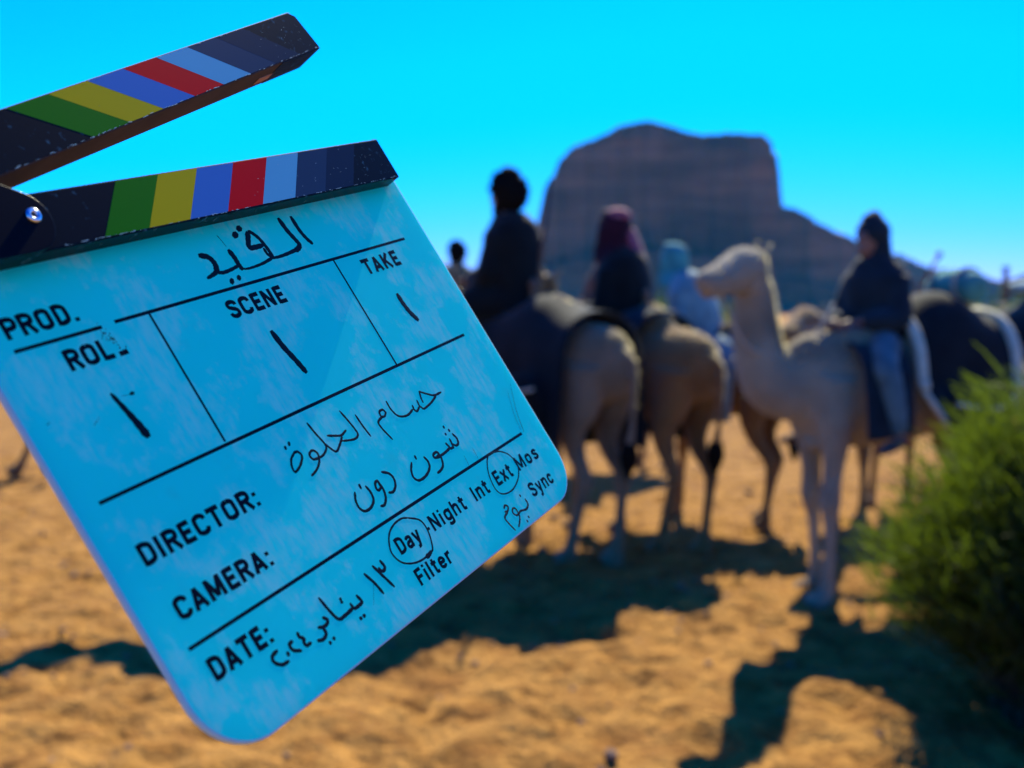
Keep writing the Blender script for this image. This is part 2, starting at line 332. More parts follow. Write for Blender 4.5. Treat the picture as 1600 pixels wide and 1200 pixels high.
# ---------------------------------------------------------------- desert ground
def ground_height(x, y):
    near = np.exp(-((x/14)**2 + ((y-6)/14)**2))
    z = .035*fbm(x*.8, y*.8, 3, 3) + near*(.040*fbm(x*2.6, y*2.6, 3, 11) + .050*np.minimum(fbm(x*6.5, y*6.5, 3, 21), .10) + .016*fbm(x*13, y*13, 1, 27))
    cell = .34; s = np.zeros_like(z); hx = np.floor(x/cell); hy = np.floor(y/cell)
    for i in (-1, 0, 1):
        for j in (-1, 0, 1):
            cx, cy = hx+i, hy+j; r1 = np.modf(np.abs(np.sin(cx*127.1+cy*311.7)*43758.5453))[0]; r2 = np.modf(np.abs(np.sin(cx*269.5+cy*183.3)*43758.5453))[0]; r3 = np.modf(np.abs(np.sin(cx*71.3+cy*97.7)*1543.5))[0]
            dd = np.hypot(x-(cx+r1)*cell, (y-(cy+r2)*cell))/(.055+.05*r3)
            s = s - np.where(r3 > .25, .030*np.exp(-dd**4) - .014*np.exp(-((dd-1.35)/.35)**2), 0)
    z = z + near*s
    far = np.clip((np.hypot(x, y)-60)/400, 0, 1)
    return z + far*2.0*fbm(x*.01, y*.01, 3, 31)
def gz(x, y): return float(ground_height(np.array([float(x)]), np.array([float(y)]))[0])
u = np.linspace(-1, 1, 760); T_ = 8.9
gx = 1.6*np.sinh(u*T_); gy = 1.6*np.sinh(u*T_)+5.5
GX, GY = np.meshgrid(gx, gy)
ground = grid_mesh('desert_ground', GX, GY, ground_height(GX, GY))
def sand_mat():
    m = bpy.data.materials.new('orange_sand'); m.use_nodes = True; n = m.node_tree.nodes; l = m.node_tree.links; b = n['Principled BSDF']
    b.inputs['Roughness'].default_value = .95; b.inputs['Specular IOR Level'].default_value = .1
    tc = n.new('ShaderNodeTexCoord')
    def nz(s, d=8, r=.6):
        t = n.new('ShaderNodeTexNoise'); t.inputs['Scale'].default_value = s; t.inputs['Detail'].default_value = d; t.inputs['Roughness'].default_value = r
        l.new(tc.outputs['Object'], t.inputs['Vector']); return t.outputs[0]
    cr = n.new('ShaderNodeValToRGB'); e = cr.color_ramp.elements
    e[0].position = .40; e[0].color = (*SAND_DARK, 1); e[1].position = .57; e[1].color = (*SAND, 1); l.new(nz(4.2, 10, .78), cr.inputs[0])  # random tone; its dark patches also paint in the shade of the lumps
    r2 = n.new('ShaderNodeMapRange'); r2.inputs[1].default_value = .58; r2.inputs[2].default_value = .72; l.new(nz(1.3, 6), r2.inputs[0])
    mx = n.new('ShaderNodeMix'); mx.data_type = 'RGBA'; l.new(r2.outputs[0], mx.inputs[0]); l.new(cr.outputs[0], mx.inputs[6]); mx.inputs[7].default_value = (*SAND_RED, 1)
    l.new(mx.outputs[2], b.inputs['Base Color'])
    b1 = n.new('ShaderNodeBump'); b1.inputs['Strength'].default_value = 1; b1.inputs['Distance'].default_value = .10; l.new(nz(11, 5, .6), b1.inputs['Height'])
    b2 = n.new('ShaderNodeBump'); b2.inputs['Strength'].default_value = .6; b2.inputs['Distance'].default_value = .008; l.new(nz(60, 6, .6), b2.inputs['Height'])
    l.new(b1.outputs[0], b2.inputs['Normal']); l.new(b2.outputs[0], b.inputs['Normal']); return m
M['sand'] = sand_mat()
link('desert_ground', ground, M['sand'], kind='structure', label='orange sand of the desert floor, trampled into lumps and footprints')

# ---------------------------------------------------------------- mesa and ridges
def rock_mat():
    m = bpy.data.materials.new('sandstone'); m.use_nodes = True; n = m.node_tree.nodes; l = m.node_tree.links; b = n['Principled BSDF']
    b.inputs['Roughness'].default_value = .95; b.inputs['Specular IOR Level'].default_value = .1
    tc = n.new('ShaderNodeTexCoord')
    mp = n.new('ShaderNodeMapping'); mp.inputs['Scale'].default_value = (.004, .004, .03); l.new(tc.outputs['Object'], mp.inputs[0])
    t = n.new('ShaderNodeTexNoise'); t.inputs['Scale'].default_value = 1.6; t.inputs['Detail'].default_value = 8; t.inputs['Roughness'].default_value = .65; l.new(mp.outputs[0], t.inputs['Vector'])
    cr = n.new('ShaderNodeValToRGB'); e = cr.color_ramp.elements
    e[0].position = .36; e[0].color = (*ROCK_DARK, 1); e[1].position = .62; e[1].color = (*ROCK, 1); l.new(t.outputs[0], cr.inputs[0]); l.new(cr.outputs[0], b.inputs['Base Color'])
    t2 = n.new('ShaderNodeTexNoise'); t2.inputs['Scale'].default_value = .03; t2.inputs['Detail'].default_value = 9; l.new(tc.outputs['Object'], t2.inputs['Vector'])
    bp = n.new('ShaderNodeBump'); bp.inputs['Strength'].default_value = 1; bp.inputs['Distance'].default_value = 14; l.new(t2.outputs[0], bp.inputs['Height']); l.new(bp.outputs[0], b.inputs['Normal'])
    return m
M['rock'] = rock_mat()
def ridge(name, D, prof, depth, x0, x1, talus=.12, rough=6, nx=420, ny=170, seed=1, **k):
    """heightfield whose crest follows prof = [(x metres, height)] at distance D, cliff faces front and back"""
    xs = np.linspace(x0, x1, nx); ys = np.linspace(D-depth*.9, D+depth*1.1, ny); X_, Y_ = np.meshgrid(xs, ys)
    pr = np.array(prof); wx = X_*(D-depth*.2)/Y_ + rough*1.6*fbm(X_*.05, Y_*.002, 4, seed+5)
    H_ = np.interp(wx, pr[:, 0], pr[:, 1]); H_ = H_ + np.where(H_ > 20, rough*.7*(np.round(2.5*fbm(X_*.035, Y_*.001, 2, seed+7))/2.5-.02), 0)
    d = (Y_-(D-depth*.25)) + rough*3*fbm(X_*.02, Y_*.004, 4, seed) + rough*2.2*np.abs(fbm(X_*.07, Y_*.001, 3, seed+3))
    cl = np.clip(d/(depth*.06), 0, 1); cl = cl*cl*(3-2*cl)
    step = np.clip((d+depth*.10)/(depth*.05), 0, 1)*.22
    ta = np.clip((d+depth*.55)/(depth*.55), 0, 1)*talus
    bk = np.clip((D+depth*1.05-Y_)/(depth*.5), 0, 1)
    Z_ = H_*np.clip(np.maximum(cl, ta+step*(1-cl)), 0, 1)*bk + np.where(H_ > 3, rough*.25*fbm(X_*.05, Y_*.05, 4, seed+9), 0) - 1.5
    return link(name, grid_mesh(name, X_, Y_, Z_), M['rock'], kind='structure', **k)
def pxp(D, pts): return [((u_-800)/1800*D, max(0., (490-v_)/1800*D)) for u_, v_ in pts]
D1 = 1500
ridge('rock_mesa', D1, pxp(D1, [(640, 490), (700, 455), (790, 440), (828, 400), (846, 300), (866, 250), (890, 238), (930, 222), (960, 210), (990, 202), (1030, 203), (1062, 210), (1085, 219), (1140, 218), (1180, 219), (1192, 233), (1196, 262), (1199, 300), (1203, 326), (1240, 338), (1285, 359), (1335, 384), (1400, 425), (1470, 470), (1560, 492)]),
      220, -160, 650, label='flat topped sandstone mesa standing behind the camels')
D2 = 2600
ridge('distant_ridge', D2, pxp(D2, [(1250, 490), (1290, 440), (1345, 402), (1380, 398), (1430, 420), (1475, 424), (1525, 438), (1550, 436), (1580, 424), (1640, 408), (1750, 395), (1900, 420), (2200, 490)]),
      500, 600, 2100, rough=9, seed=4, label='low dark ridge on the horizon at the right')
D3 = 3600
ridge('far_hills', D3, pxp(D3, [(-1400, 490), (-1000, 470), (-400, 440), (100, 452), (400, 436), (620, 455), (760, 468), (900, 490)]),
      500, -4400, 100, rough=10, seed=8, talus=.6, label='low far hills beyond the desert at the left')

# ---------------------------------------------------------------- clapperboard
AX = Vector((0.4719165833141212, 0.8548100183464188, 0.215857756237114)); AY = Vector((-0.5177642572070491, 0.070540835718422, 0.8526102066331246)); AZ = Vector((0.7135929598531358, -0.5141243264335406, 0.47587946437863793))
BM_ = Matrix((AX, AY, AZ)).transposed().to_4x4(); BM_.translation = Vector((-0.17504134153634593, 0.4041845283775736, 1.6361141571419686))
slate = empty('clapperboard', BM_, label='film clapperboard with open striped sticks and handwritten Arabic notes, held up close to the camera', cat='clapperboard')
def prism(poly, z0, z1, bev=0, seg=2):
    bm = bmesh.new(); a = [bm.verts.new((x/1000, y/1000, z0/1000)) for x, y in poly]; f = bm.faces.new(a)
    r = bmesh.ops.extrude_face_region(bm, geom=[f]); bmesh.ops.translate(bm, verts=[g for g in r['geom'] if isinstance(g, bmesh.types.BMVert)], vec=(0, 0, (z1-z0)/1000))
    if bev:
        bmesh.ops.recalc_face_normals(bm, faces=bm.faces)
        bmesh.ops.bevel(bm, geom=list(bm.edges), offset=bev/1000, segments=seg, affect='EDGES', profile=.6)
    return bm
def rrect(x0, y0, x1, y1, r):
    out = []
    for cx, cy, a0, rr in ((x1-r[0], y0+r[0], -90, r[0]), (x1-r[1], y1-r[1], 0, r[1]), (x0+r[2], y1-r[2], 90, r[2]), (x0+r[3], y0+r[3], 180, r[3])):
        for k in range(13): a_ = R(a0+90*k/12); out.append((cx+rr*cos(a_), cy+rr*sin(a_)))
    return out
panel = link('writing_panel', bm_mesh(prism(rrect(-12.5, -162.5, 270.5, 51, (23, 2, 2, 26)), -3.2, 0, .8), 'panel'), M['acrylic'], slate)
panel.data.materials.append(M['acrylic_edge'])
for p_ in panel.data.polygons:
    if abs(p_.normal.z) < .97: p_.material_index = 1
def part(name, bm, m, par=slate, smooth=False, lab=None):
    o = link(name, bm_mesh(bm, name, smooth), m, par)
    if lab: o['label'] = lab
    return o
lower = part('lower_stick', prism([(-14, 31), (263, 31), (263, 55), (-14, 55)], -10, 9, .7), M['stick_black'])
TH = R(12.0); c_, s_ = cos(TH), sin(TH)
def up(u_, v_): return (77.6+u_*c_-v_*s_, 74.0+u_*s_+v_*c_)
upper_poly = [up(-100, 0), up(188.5, 0), up(187.5, 20.5), up(183.5, 23.8), up(-100, 23.8)]
upper = part('upper_stick', prism(upper_poly, -10, 9, .7), M['stick_wood'])
part('painted_face', prism([up(-99, .5), up(187.9, .5), up(186.9, 20.2), up(183.1, 23.2), up(-99, 23.2)], 9.0, 9.25, .08, 1), M['stick_black'], upper)
part('painted_tip', prism([up(150, -.25), up(188.9, -.25), up(188.8, -.02), up(150, -.02)], -9.6, 8.9), M['stick_black'], upper)
part('paint_chip', prism([up(137, -.3), up(143, -.45), up(151, -.3), up(146, -.02), up(138, -.02)], -5.5, -.5), mat('bare_wood', (.42, .2, .12), .7), upper, lab='bare wood showing through a chip')
names = ['green', 'yellow', 'blue', 'red', 'light_blue', 'navy', 'dark_navy']
for k, c in enumerate(names):
    x = 77.4+23.45*k; z1 = 9.05+.01*k
    part('stripe', prism([(x-20.4, 31.7), (x+23.42-20.4, 31.7), (x+23.42, 54.3), (x, 54.3)], 8.9, z1), M['tape_'+c], lower, lab=c.replace('_', ' ')+' stripe')
    o0 = 2+23.6*k
    part('stripe', prism([up(o0, .6), up(o0+23.57, .6), up(o0+23.57-28.5, 23.1), up(o0-28.5, 23.1)], 9.0, 9.29+.01*k), M['tape_'+c], upper, lab=c.replace('_', ' ')+' stripe')
# knocked edges: pale chips where the lacquer has come off along the arrises
rr = random.Random(5)
bm = bmesh.new()
for k in range(150):
    side = rr.random(); big = rr.random() < .25
    if side < .5: x, y = rr.uniform(30, 262), 31.3+rr.uniform(0, .5)
    elif side < .75: x, y = rr.uniform(90, 262), 54.8-rr.uniform(0, .6)
    else: x, y = rr.uniform(150, 260), rr.uniform(33, 53)
    ln = rr.uniform(.15, .8) if side > .75 else rr.uniform(.4, 4.5 if big else 1.6)
    w_ = rr.uniform(.12, .3); zz = 9.15+rr.random()*.03; sk = rr.uniform(-.4, .4) if side > .75 else 0
    a = [bm.verts.new((p/1000, q/1000, zz/1000)) for p, q in ((x, y), (x+ln, y+sk), (x+ln*.8, y+w_+sk), (x+ln*.2, y+w_*.8))]; bm.faces.new(a)
part('edge_wear', bm, M['edge_white'], lower)['kind'] = 'stuff'
bm = bmesh.new()
for k in range(130):
    side = rr.random()
    if side < .55: u_, v_ = rr.uniform(-70, 186), .2+rr.uniform(0, .5)
    elif side < .8: u_, v_ = rr.uniform(-60, 184), 23.2-rr.uniform(0, .4)
    else: u_, v_ = rr.uniform(140, 184), rr.uniform(2, 21)
    ln = rr.uniform(.15, .8) if side > .8 else rr.uniform(.4, 3); w_ = rr.uniform(.12, .28); zz = (9.40+rr.random()*.03)/1000; sk = rr.uniform(-.4, .4) if side > .8 else 0
    a = [bm.verts.new((p[0]/1000, p[1]/1000, zz)) for p in (up(u_, v_), up(u_+ln, v_+sk), up(u_+ln*.8, v_+w_+sk), up(u_+ln*.2, v_+w_*.8))]; bm.faces.new(a)
part('edge_wear', bm, M['edge_white'], upper)['kind'] = 'stuff'
arc = [(24+13*cos(R(a)), 43.6+13*sin(R(a))) for a in range(-90, 61, 10)]
hinge = part('hinge_plate', prism([(-14, 30.6)]+arc+[(22, 60.5), (5, 71), (-14, 76)], 9.7, 11.3, .35), M['hinge'])
def torus(R0, r0, n=28, m_=10):
    bm = bmesh.new(); V_ = [[bm.verts.new(((R0+r0*cos(2*pi*j/m_))*cos(2*pi*i/n), (R0+r0*cos(2*pi*j/m_))*sin(2*pi*i/n), r0*sin(2*pi*j/m_))) for j in range(m_)] for i in range(n)]
    for i in range(n):
        for j in range(m_): bm.faces.new((V_[i][j], V_[(i+1) % n][j], V_[(i+1) % n][(j+1) % m_], V_[i][(j+1) % m_]))
    return bm
for cx, cy in ((29.4, 44.6), (2, 52)):
    bm = torus(.0021, .0011); bmesh.ops.translate(bm, verts=bm.verts, vec=(cx/1000, cy/1000, .0117)); part('rivet', bm, M['rivet'], hinge, True)
for k, (cx, cy, r_) in enumerate(((230, 43, 1.2), (60, 37, .9))):
    bm = bmesh.new(); bmesh.ops.create_circle(bm, cap_ends=True, radius=r_/1000, segments=16, matrix=Matrix.Translation((cx/1000, cy/1000, -.0102))); part('screw', bm, M['rivet'], lower)

# printed lines and words (slightly proud of the acrylic), handwriting as low domed strokes
for x0, y0, x1, y1, w_ in LINES:
    d = Vector((x1-x0, y1-y0)).normalized(); nn = Vector((-d.y, d.x))*w_/2
    part('printed_line', prism([(x0+nn.x, y0+nn.y), (x0-nn.x, y0-nn.y), (x1-nn.x, y1-nn.y), (x1+nn.x, y1+nn.y)], .0, .03 if abs(d.x) > .5 else .045), M['ink'], panel)
# condensed grotesque capitals and small letters drawn as uniform strokes; cap height 10, strokes given by their centre lines
G = {
 'P': (5.0, ['1,0 1,10', '1,9.1 3,9.1 4.4,8.2 4.4,5.6 3,4.7 1,4.7']), 'R': (5.3, ['1,0 1,10', '1,9.1 3,9.1 4.4,8.2 4.4,6 3,5.1 1,5.1', '2.9,5.1 4.8,0']),
 'O': (5.6, ['2.8,9.1 1.3,8.4 .95,7 .95,3 1.3,1.6 2.8,.9 4.3,1.6 4.65,3 4.65,7 4.3,8.4 2.8,9.1']), 'D': (5.4, ['1,0 1,10', '1,9.1 2.6,9.1 4,8.4 4.5,7 4.5,3 4,1.6 2.6,.9 1,.9']),
 'L': (4.4, ['1,0 1,10', '1,.9 4.4,.9']), 'S': (5.2, ['4.4,7.1 4.2,8.4 2.7,9.1 1.2,8.5 .95,7.2 1.5,6 3.8,4.5 4.4,3.1 4.2,1.7 2.6,.9 1.1,1.6 .8,3']),
 'C': (5.3, ['4.6,6.9 4.3,8.4 2.8,9.1 1.3,8.4 .95,7 .95,3 1.3,1.6 2.8,.9 4.3,1.6 4.6,3.1']), 'E': (4.6, ['1,0 1,10', '1,9.1 4.4,9.1', '1,5.1 4.0,5.1', '1,.9 4.5,.9']),
 'F': (4.4, ['1,0 1,10', '1,9.1 4.3,9.1', '1,5.0 3.9,5.0']), 'N': (5.6, ['1,0 1,10', '1.1,9.4 4.5,.6', '4.6,0 4.6,10']), 'T': (5.0, ['0.1,9.1 4.9,9.1', '2.5,0 2.5,9.1']),
 'A': (5.4, ['.7,0 2.7,9.6', '4.7,0 2.7,9.6', '1.5,2.9 3.9,2.9']), 'K': (5.4, ['1,0 1,10', '1.2,4.0 4.6,10', '2.2,5.6 4.8,0']), 'I': (2.0, ['1,0 1,10']),
 'M': (6.8, ['1,0 1,10', '1.2,9.4 3.4,1.2', '3.4,1.2 5.6,9.4', '5.8,0 5.8,10']), ':': (2.2, ['1.1,5.2 1.1,7.0', '1.1,0 1.1,1.8']), '.': (2.2, ['1.1,0 1.1,1.8']),
 'a': (4.6, ['.9,5.6 1.6,6.6 2.8,6.6 3.6,5.9 3.6,1.4 4.2,.5', '3.6,4.1 1.8,3.7 .9,2.9 .9,1.4 1.8,.7 2.9,1.0 3.6,2.0']), 'y': (4.6, ['.7,7.4 2.4,.8', '4.0,7.4 2.2,-.9 1.4,-1.9 .6,-1.9']),
 'i': (2.0, ['1,0 1,7.3', '1,8.5 1,10']), 'g': (4.8, ['3.9,7.3 3.9,-.8 3.2,-1.9 1.8,-2.0 .9,-1.2', '3.9,4.9 3.3,6.3 2.2,6.6 1.1,5.8 .9,3.8 1.1,1.9 2.2,1.0 3.3,1.5 3.9,2.8']),
 'h': (4.8, ['1,0 1,10', '1,5.0 1.8,6.3 3.0,6.6 3.8,5.8 3.9,4.6 3.9,0']), 't': (3.4, ['1.6,9.3 1.6,1.7 2.1,.9 3.2,.9', '.2,6.7 3.2,6.7']), 'n': (4.8, ['1,0 1,7.4', '1,5.0 1.8,6.3 3.0,6.6 3.8,5.8 3.9,4.6 3.9,0']),
 'x': (4.6, ['.6,0 4.0,7.4', '.6,7.4 4.0,0']), 'o': (4.8, ['2.4,6.6 1.2,5.9 .95,4.6 .95,2.9 1.2,1.6 2.4,.9 3.6,1.6 3.85,2.9 3.85,4.6 3.6,5.9 2.4,6.6']),
 's': (4.4, ['3.6,5.3 3.2,6.3 2.2,6.6 1.2,6.1 1.0,5.1 1.8,4.2 3.0,3.5 3.6,2.5 3.3,1.3 2.1,.8 1.1,1.2 .8,2.2']), 'c': (4.4, ['3.7,5.0 3.3,6.2 2.3,6.6 1.2,5.9 .95,4.6 .95,2.9 1.2,1.6 2.3,.9 3.3,1.3 3.8,2.5']),
 'l': (2.0, ['1,0 1,10']), 'e': (4.6, ['1.0,4.0 3.7,4.0 3.6,5.6 2.4,6.6 1.2,5.9 .95,4.6 .95,2.9 1.2,1.6 2.4,.9 3.3,1.2 3.8,2.2']), 'r': (3.4, ['1,0 1,7.4', '1,4.8 1.6,6.1 2.4,6.6 3.3,6.5'])}
def word_mesh(s, x0, w, yb, h, weight):
    adv = []; x = 0
    for ch in s: adv.append(x); x += G[ch][0]+.75
    tot = x-.75; kx = w/tot; ky = h/10; V_, F_ = [], []; lay = 0
    for ch, ax in zip(s, adv):
        for st in G[ch][1]:
            p = [tuple(float(q) for q in t.split(',')) for t in st.split()]
            p = [np.array((x0+(ax+q[0])*kx, yb+q[1]*ky)) for q in p]
            if len(p) > 3:
                closed = np.hypot(*(p[0]-p[-1])) < .01
                p = [q[:2] for q in catmull([(*q, 0) for q in p], 3)]
            n_ = len(p); lay += 1; z = (.05+.006*(lay % 7))/1000; b0 = len(V_)
            for k in range(n_):
                t = p[min(k+1, n_-1)]-p[max(k-1, 0)]; t = t/np.hypot(*t); nn = np.array((-t[1], t[0]))*weight/2
                V_.append(((p[k][0]-nn[0])/1000, (p[k][1]-nn[1])/1000, z)); V_.append(((p[k][0]+nn[0])/1000, (p[k][1]+nn[1])/1000, z))
                if k: c0 = b0+2*k; F_.append((c0-2, c0, c0+1, c0-1))
    return pyd('word', V_, F_)
for s, x0, y0, x1, y1, h in WORDS:
    big = s.isupper() and len(s) > 1; yb = {'PROD.': 4.9, 'ROLL': -12.9, 'SCENE': -12.9, 'TAKE': -12.9, 'DIRECTOR:': -88.4, 'CAMERA:': -111.2, 'DATE:': -135.6, 'Filter': -153.0, 'Sync': -152.2}.get(s, -136.9)
    if s == '.': x1 = x0+1.5; yb = -134.9
    h = 8.4 if big else 7.6
    me = word_mesh(s, x0, x1-x0, yb, h, 2.0 if big else 1.6)
    if s == 'ROLL':      # the last letter has been half rubbed away
        bm = bmesh.new(); bm.from_mesh(me)
        fs = [f for f in bm.faces if f.calc_center_median().x > .0385 and max(v.co.y for v in f.verts) > -.009]
        bmesh.ops.delete(bm, geom=fs, context='FACES'); bm.to_mesh(me); bm.free()
    link('printed_word' if s != '.' else 'printed_dot', me, M['ink'], panel)
bm = bmesh.new()         # crumbs left of the rubbed letter and a scuffed streak above it
for k in range(70):
    t_ = rr.random(); x = 44.5-6.0*t_+rr.gauss(0, .9); y = -12.4+13.5*t_+rr.gauss(0, .5); q = rr.uniform(.1, .45)*(1.1-t_*.6); zz = (.10+.02*rr.random())/1000
    bm.faces.new([bm.verts.new(((x+q*cos(a_+k))/1000, (y+1.4*q*sin(a_+k))/1000, zz)) for a_ in (0, 1.5, 2.9, 4.4)])
part('rubbed_print', bm, M['marker_worn'], panel)['kind'] = 'stuff'
def stroke(pts, w0, w1, zoff):
    Q = catmull(pts, 6); bm = bmesh.new(); rows = []; n_ = len(Q); K = 6
    seg = [0]
    for a, b in zip(Q, Q[1:]): seg.append(seg[-1]+float(np.hypot(*(b-a))))
    for i, q in enumerate(Q):
        t = Q[min(i+1, n_-1)]-Q[max(i-1, 0)]; L_ = np.hypot(*t) or 1; t = t/L_; nn = np.array([-t[1], t[0]])
        w_ = (w0+(w1-w0)*seg[i]/max(seg[-1], 1e-6))/2*(1+.07*sin(i*1.7+zoff*50))
        if i in (0, n_-1): q = q + t*(w_*.55)*(-1 if i == 0 else 1); w_ *= .55
        rows.append([bm.verts.new(((q[0]+nn[0]*w_*cos(pi*k/K))/1000, (q[1]+nn[1]*w_*cos(pi*k/K))/1000, (zoff+.05*sin(pi*k/K))/1000)) for k in range(K+1)])
    for a, b in zip(rows, rows[1:]):
        for k in range(K): bm.faces.new((a[k], a[k+1], b[k+1], b[k]))
    return bm
groups = {}
for i, (nme, w0, w1, flat) in enumerate(STROKES):
    ks = 1.2 if nme in ('title', 'numeral') else .8 if nme == 'scribble' else 1.35
    pts = [(flat[j], flat[j+1]) for j in range(0, len(flat), 2)]
    b1 = stroke(pts, w0*ks, w1*ks, .06+.003*(i % 9)); me = bpy.data.meshes.new('s'); b1.to_mesh(me); b1.free()
    g = groups.setdefault(nme if nme not in ('circle', 'numeral', 'scribble') else nme+str(i), bmesh.new()); g.from_mesh(me); bpy.data.meshes.remove(me)
for nme, bm in groups.items():
    nm2 = {'title': 'handwritten_title', 'director_name': 'handwritten_director', 'camera_name': 'handwritten_camera_name', 'film_note': 'handwritten_note', 'date': 'handwritten_date'}.get(nme, 'pen_circle' if nme.startswith('circle') else 'pen_scratch' if nme.startswith('scribble') else 'handwritten_numeral')
    part(nm2, bm, M['marker_worn'] if nm2 in ('handwritten_note', 'pen_scratch') else M['marker'], panel, True)
# ---------------------------------------------------------------- camels
def camel_mesh(neck='up', stride=(0, 0, 0, 0), yaw=0.0, hump=1.0, hyaw=0.0):
    bm = bmesh.new(); S_ = (0, 1, 0)
    tube(bm, [(-.84, 0, 1.36, .06, .09), (-.76, 0, 1.35, .15, .21), (-.55, 0, 1.36, .215, .28), (-.25, 0, 1.33, .27, .33), (.05, 0, 1.29, .29, .36), (.32, 0, 1.29, .255, .36), (.55, 0, 1.31, .205, .30), (.70, 0, 1.30, .13, .20), (.76, 0, 1.28, .05, .08)], seg=16)
    if hump: tube(bm, [(-.16, 0, 1.45, .24, .42), (-.15, 0, 1.66, .15, .25), (-.13, 0, 1.78, .07, .12), (-.12, 0, 1.82, .03, .05)], seg=12)
    tube(bm, [(.30, 0, 1.45, .17, .14), (.42, 0, 1.52, .11, .12), (.50, 0, 1.45, .10, .10)], seg=10)          # withers
    npts = {'up': [(.48, 1.38, .18, .25), (.70, 1.27, .165, .22), (.90, 1.27, .145, .19), (1.03, 1.38, .13, .17), (1.10, 1.54, .12, .15), (1.13, 1.70, .11, .135), (1.14, 1.82, .105, .12), (1.16, 1.89, .10, .11)],
            'swan': [(.48, 1.38, .18, .25), (.66, 1.30, .165, .22), (.80, 1.34, .145, .19), (.87, 1.46, .13, .16), (.90, 1.60, .12, .145), (.92, 1.74, .11, .13), (.94, 1.84, .105, .12), (.97, 1.90, .10, .11)],
            'low': [(.48, 1.36, .17, .25), (.72, 1.18, .145, .19), (.95, 1.08, .115, .15), (1.17, 1.12, .10, .125), (1.34, 1.27, .088, .11), (1.45, 1.45, .08, .10), (1.50, 1.56, .08, .095), (1.52, 1.62, .08, .095)]}[neck]
    HX = npts[-1][0]-.06
    def yw(x, z):
        t = max(0, min(x, HX)-.6); an = yaw*min(1, t/.6); px_, py_ = (.6+t*cos(an) if min(x, HX) > .6 else min(x, HX)), t*sin(an)
        if x > HX: px_ += (x-HX)*cos(an+hyaw); py_ += (x-HX)*sin(an+hyaw)
        return (px_, py_, z)
    tube(bm, [(*yw(x, z), a, b) for x, z, a, b in npts], seg=14)
    hx, hz = npts[-1][0]-.06, npts[-1][1]+.045
    H = [(0, .0, .085, .10), (.10, .03, .108, .125), (.20, .028, .098, .118), (.32, .0, .078, .095), (.44, -.03, .070, .082), (.54, -.05, .068, .072), (.60, -.065, .058, .06), (.63, -.08, .03, .035)]
    tube(bm, [(*yw(hx+x, hz+z), a, b) for x, z, a, b in H], seg=14)
    tube(bm, [(*yw(hx+x, hz+z), a, b) for x, z, a, b in [(.18, -.07, .06, .045), (.34, -.09, .048, .035), (.48, -.115, .042, .028), (.58, -.13, .03, .02)]], seg=10)   # lower jaw
    for sg in (-1, 1):
        e = Vector(yw(hx+.19, hz+.085)); ball(bm, e+Vector((0, sg*.068, 0)), (.045, .03, .026))
        e = Vector(yw(hx+.01, hz+.09)); tube(bm, [(e.x, e.y+sg*.06, e.z, .022, .012), (e.x-.03, e.y+sg*.09, e.z+.06, .026, .012), (e.x-.055, e.y+sg*.10, e.z+.105, .01, .008)], seg=8)
    def leg(pts, y, dx):
        for sg in (y,):
            n_ = len(pts); tube(bm, [(x+dx*max(0, (1.15-z)/1.15), sg*(1 if z > .9 else .93), z, a, b) for x, z, a, b in pts], seg=10)
    FL = [(.44, 1.34, .10, .17), (.47, 1.14, .095, .14), (.46, .95, .07, .085), (.46, .78, .056, .062), (.465, .66, .062, .066), (.465, .60, .06, .064), (.455, .50, .04, .043), (.45, .30, .033, .037), (.45, .14, .042, .046), (.47, .07, .055, .06), (.50, .035, .075, .095), (.515, .0, .08, .10)]
    HL = [(-.58, 1.36, .11, .20), (-.55, 1.14, .105, .19), (-.50, .96, .085, .13), (-.52, .80, .06, .08), (-.62, .66, .046, .062), (-.655, .59, .048, .06), (-.64, .50, .038, .044), (-.60, .30, .034, .038), (-.57, .14, .042, .046), (-.55, .07, .055, .06), (-.52, .035, .072, .092), (-.505, .0, .076, .096)]
    leg(FL, .165, stride[0]); leg(FL, -.165, stride[1]); leg(HL, .145, stride[2]); leg(HL, -.145, stride[3])
    ball(bm, (.48, 0, .96), (.10, .09, .06))
    tube(bm, [(-.80, 0, 1.44, .045, .045), (-.90, .0, 1.36, .03, .03), (-.92, .01, 1.10, .022, .022), (-.90, .02, .90, .028, .028), (-.88, .02, .78, .04, .04), (-.87, .02, .68, .01, .01)], seg=8)
    return remesh(bm, 'camel_body', .02, 3), yw, (hx, hz)
def camel_mat(name, c, c2):
    return mat(name, c, .95, spec=.1, noise=(3.0, c2, .35, .7), wear=(1.6, tuple(x*.6 for x in c2), .52, .70), bump=(38, 1.0, .03), sheen=.25)
M['camel_grey'] = camel_mat('grey_fawn_hair', (.28, .205, .12), (.17, .12, .065))
M['camel_tan'] = camel_mat('tan_hair', (.30, .165, .06), (.18, .09, .03))
M['camel_pale'] = camel_mat('pale_hair', (.40, .33, .21), (.27, .21, .13))
M['hoof'] = mat('dark_lip', (.05, .035, .03), .5)
M['fur'] = mat('loose_fur', (.30, .23, .13), .9, spec=.1, transl=((.85, .76, .48), .65))
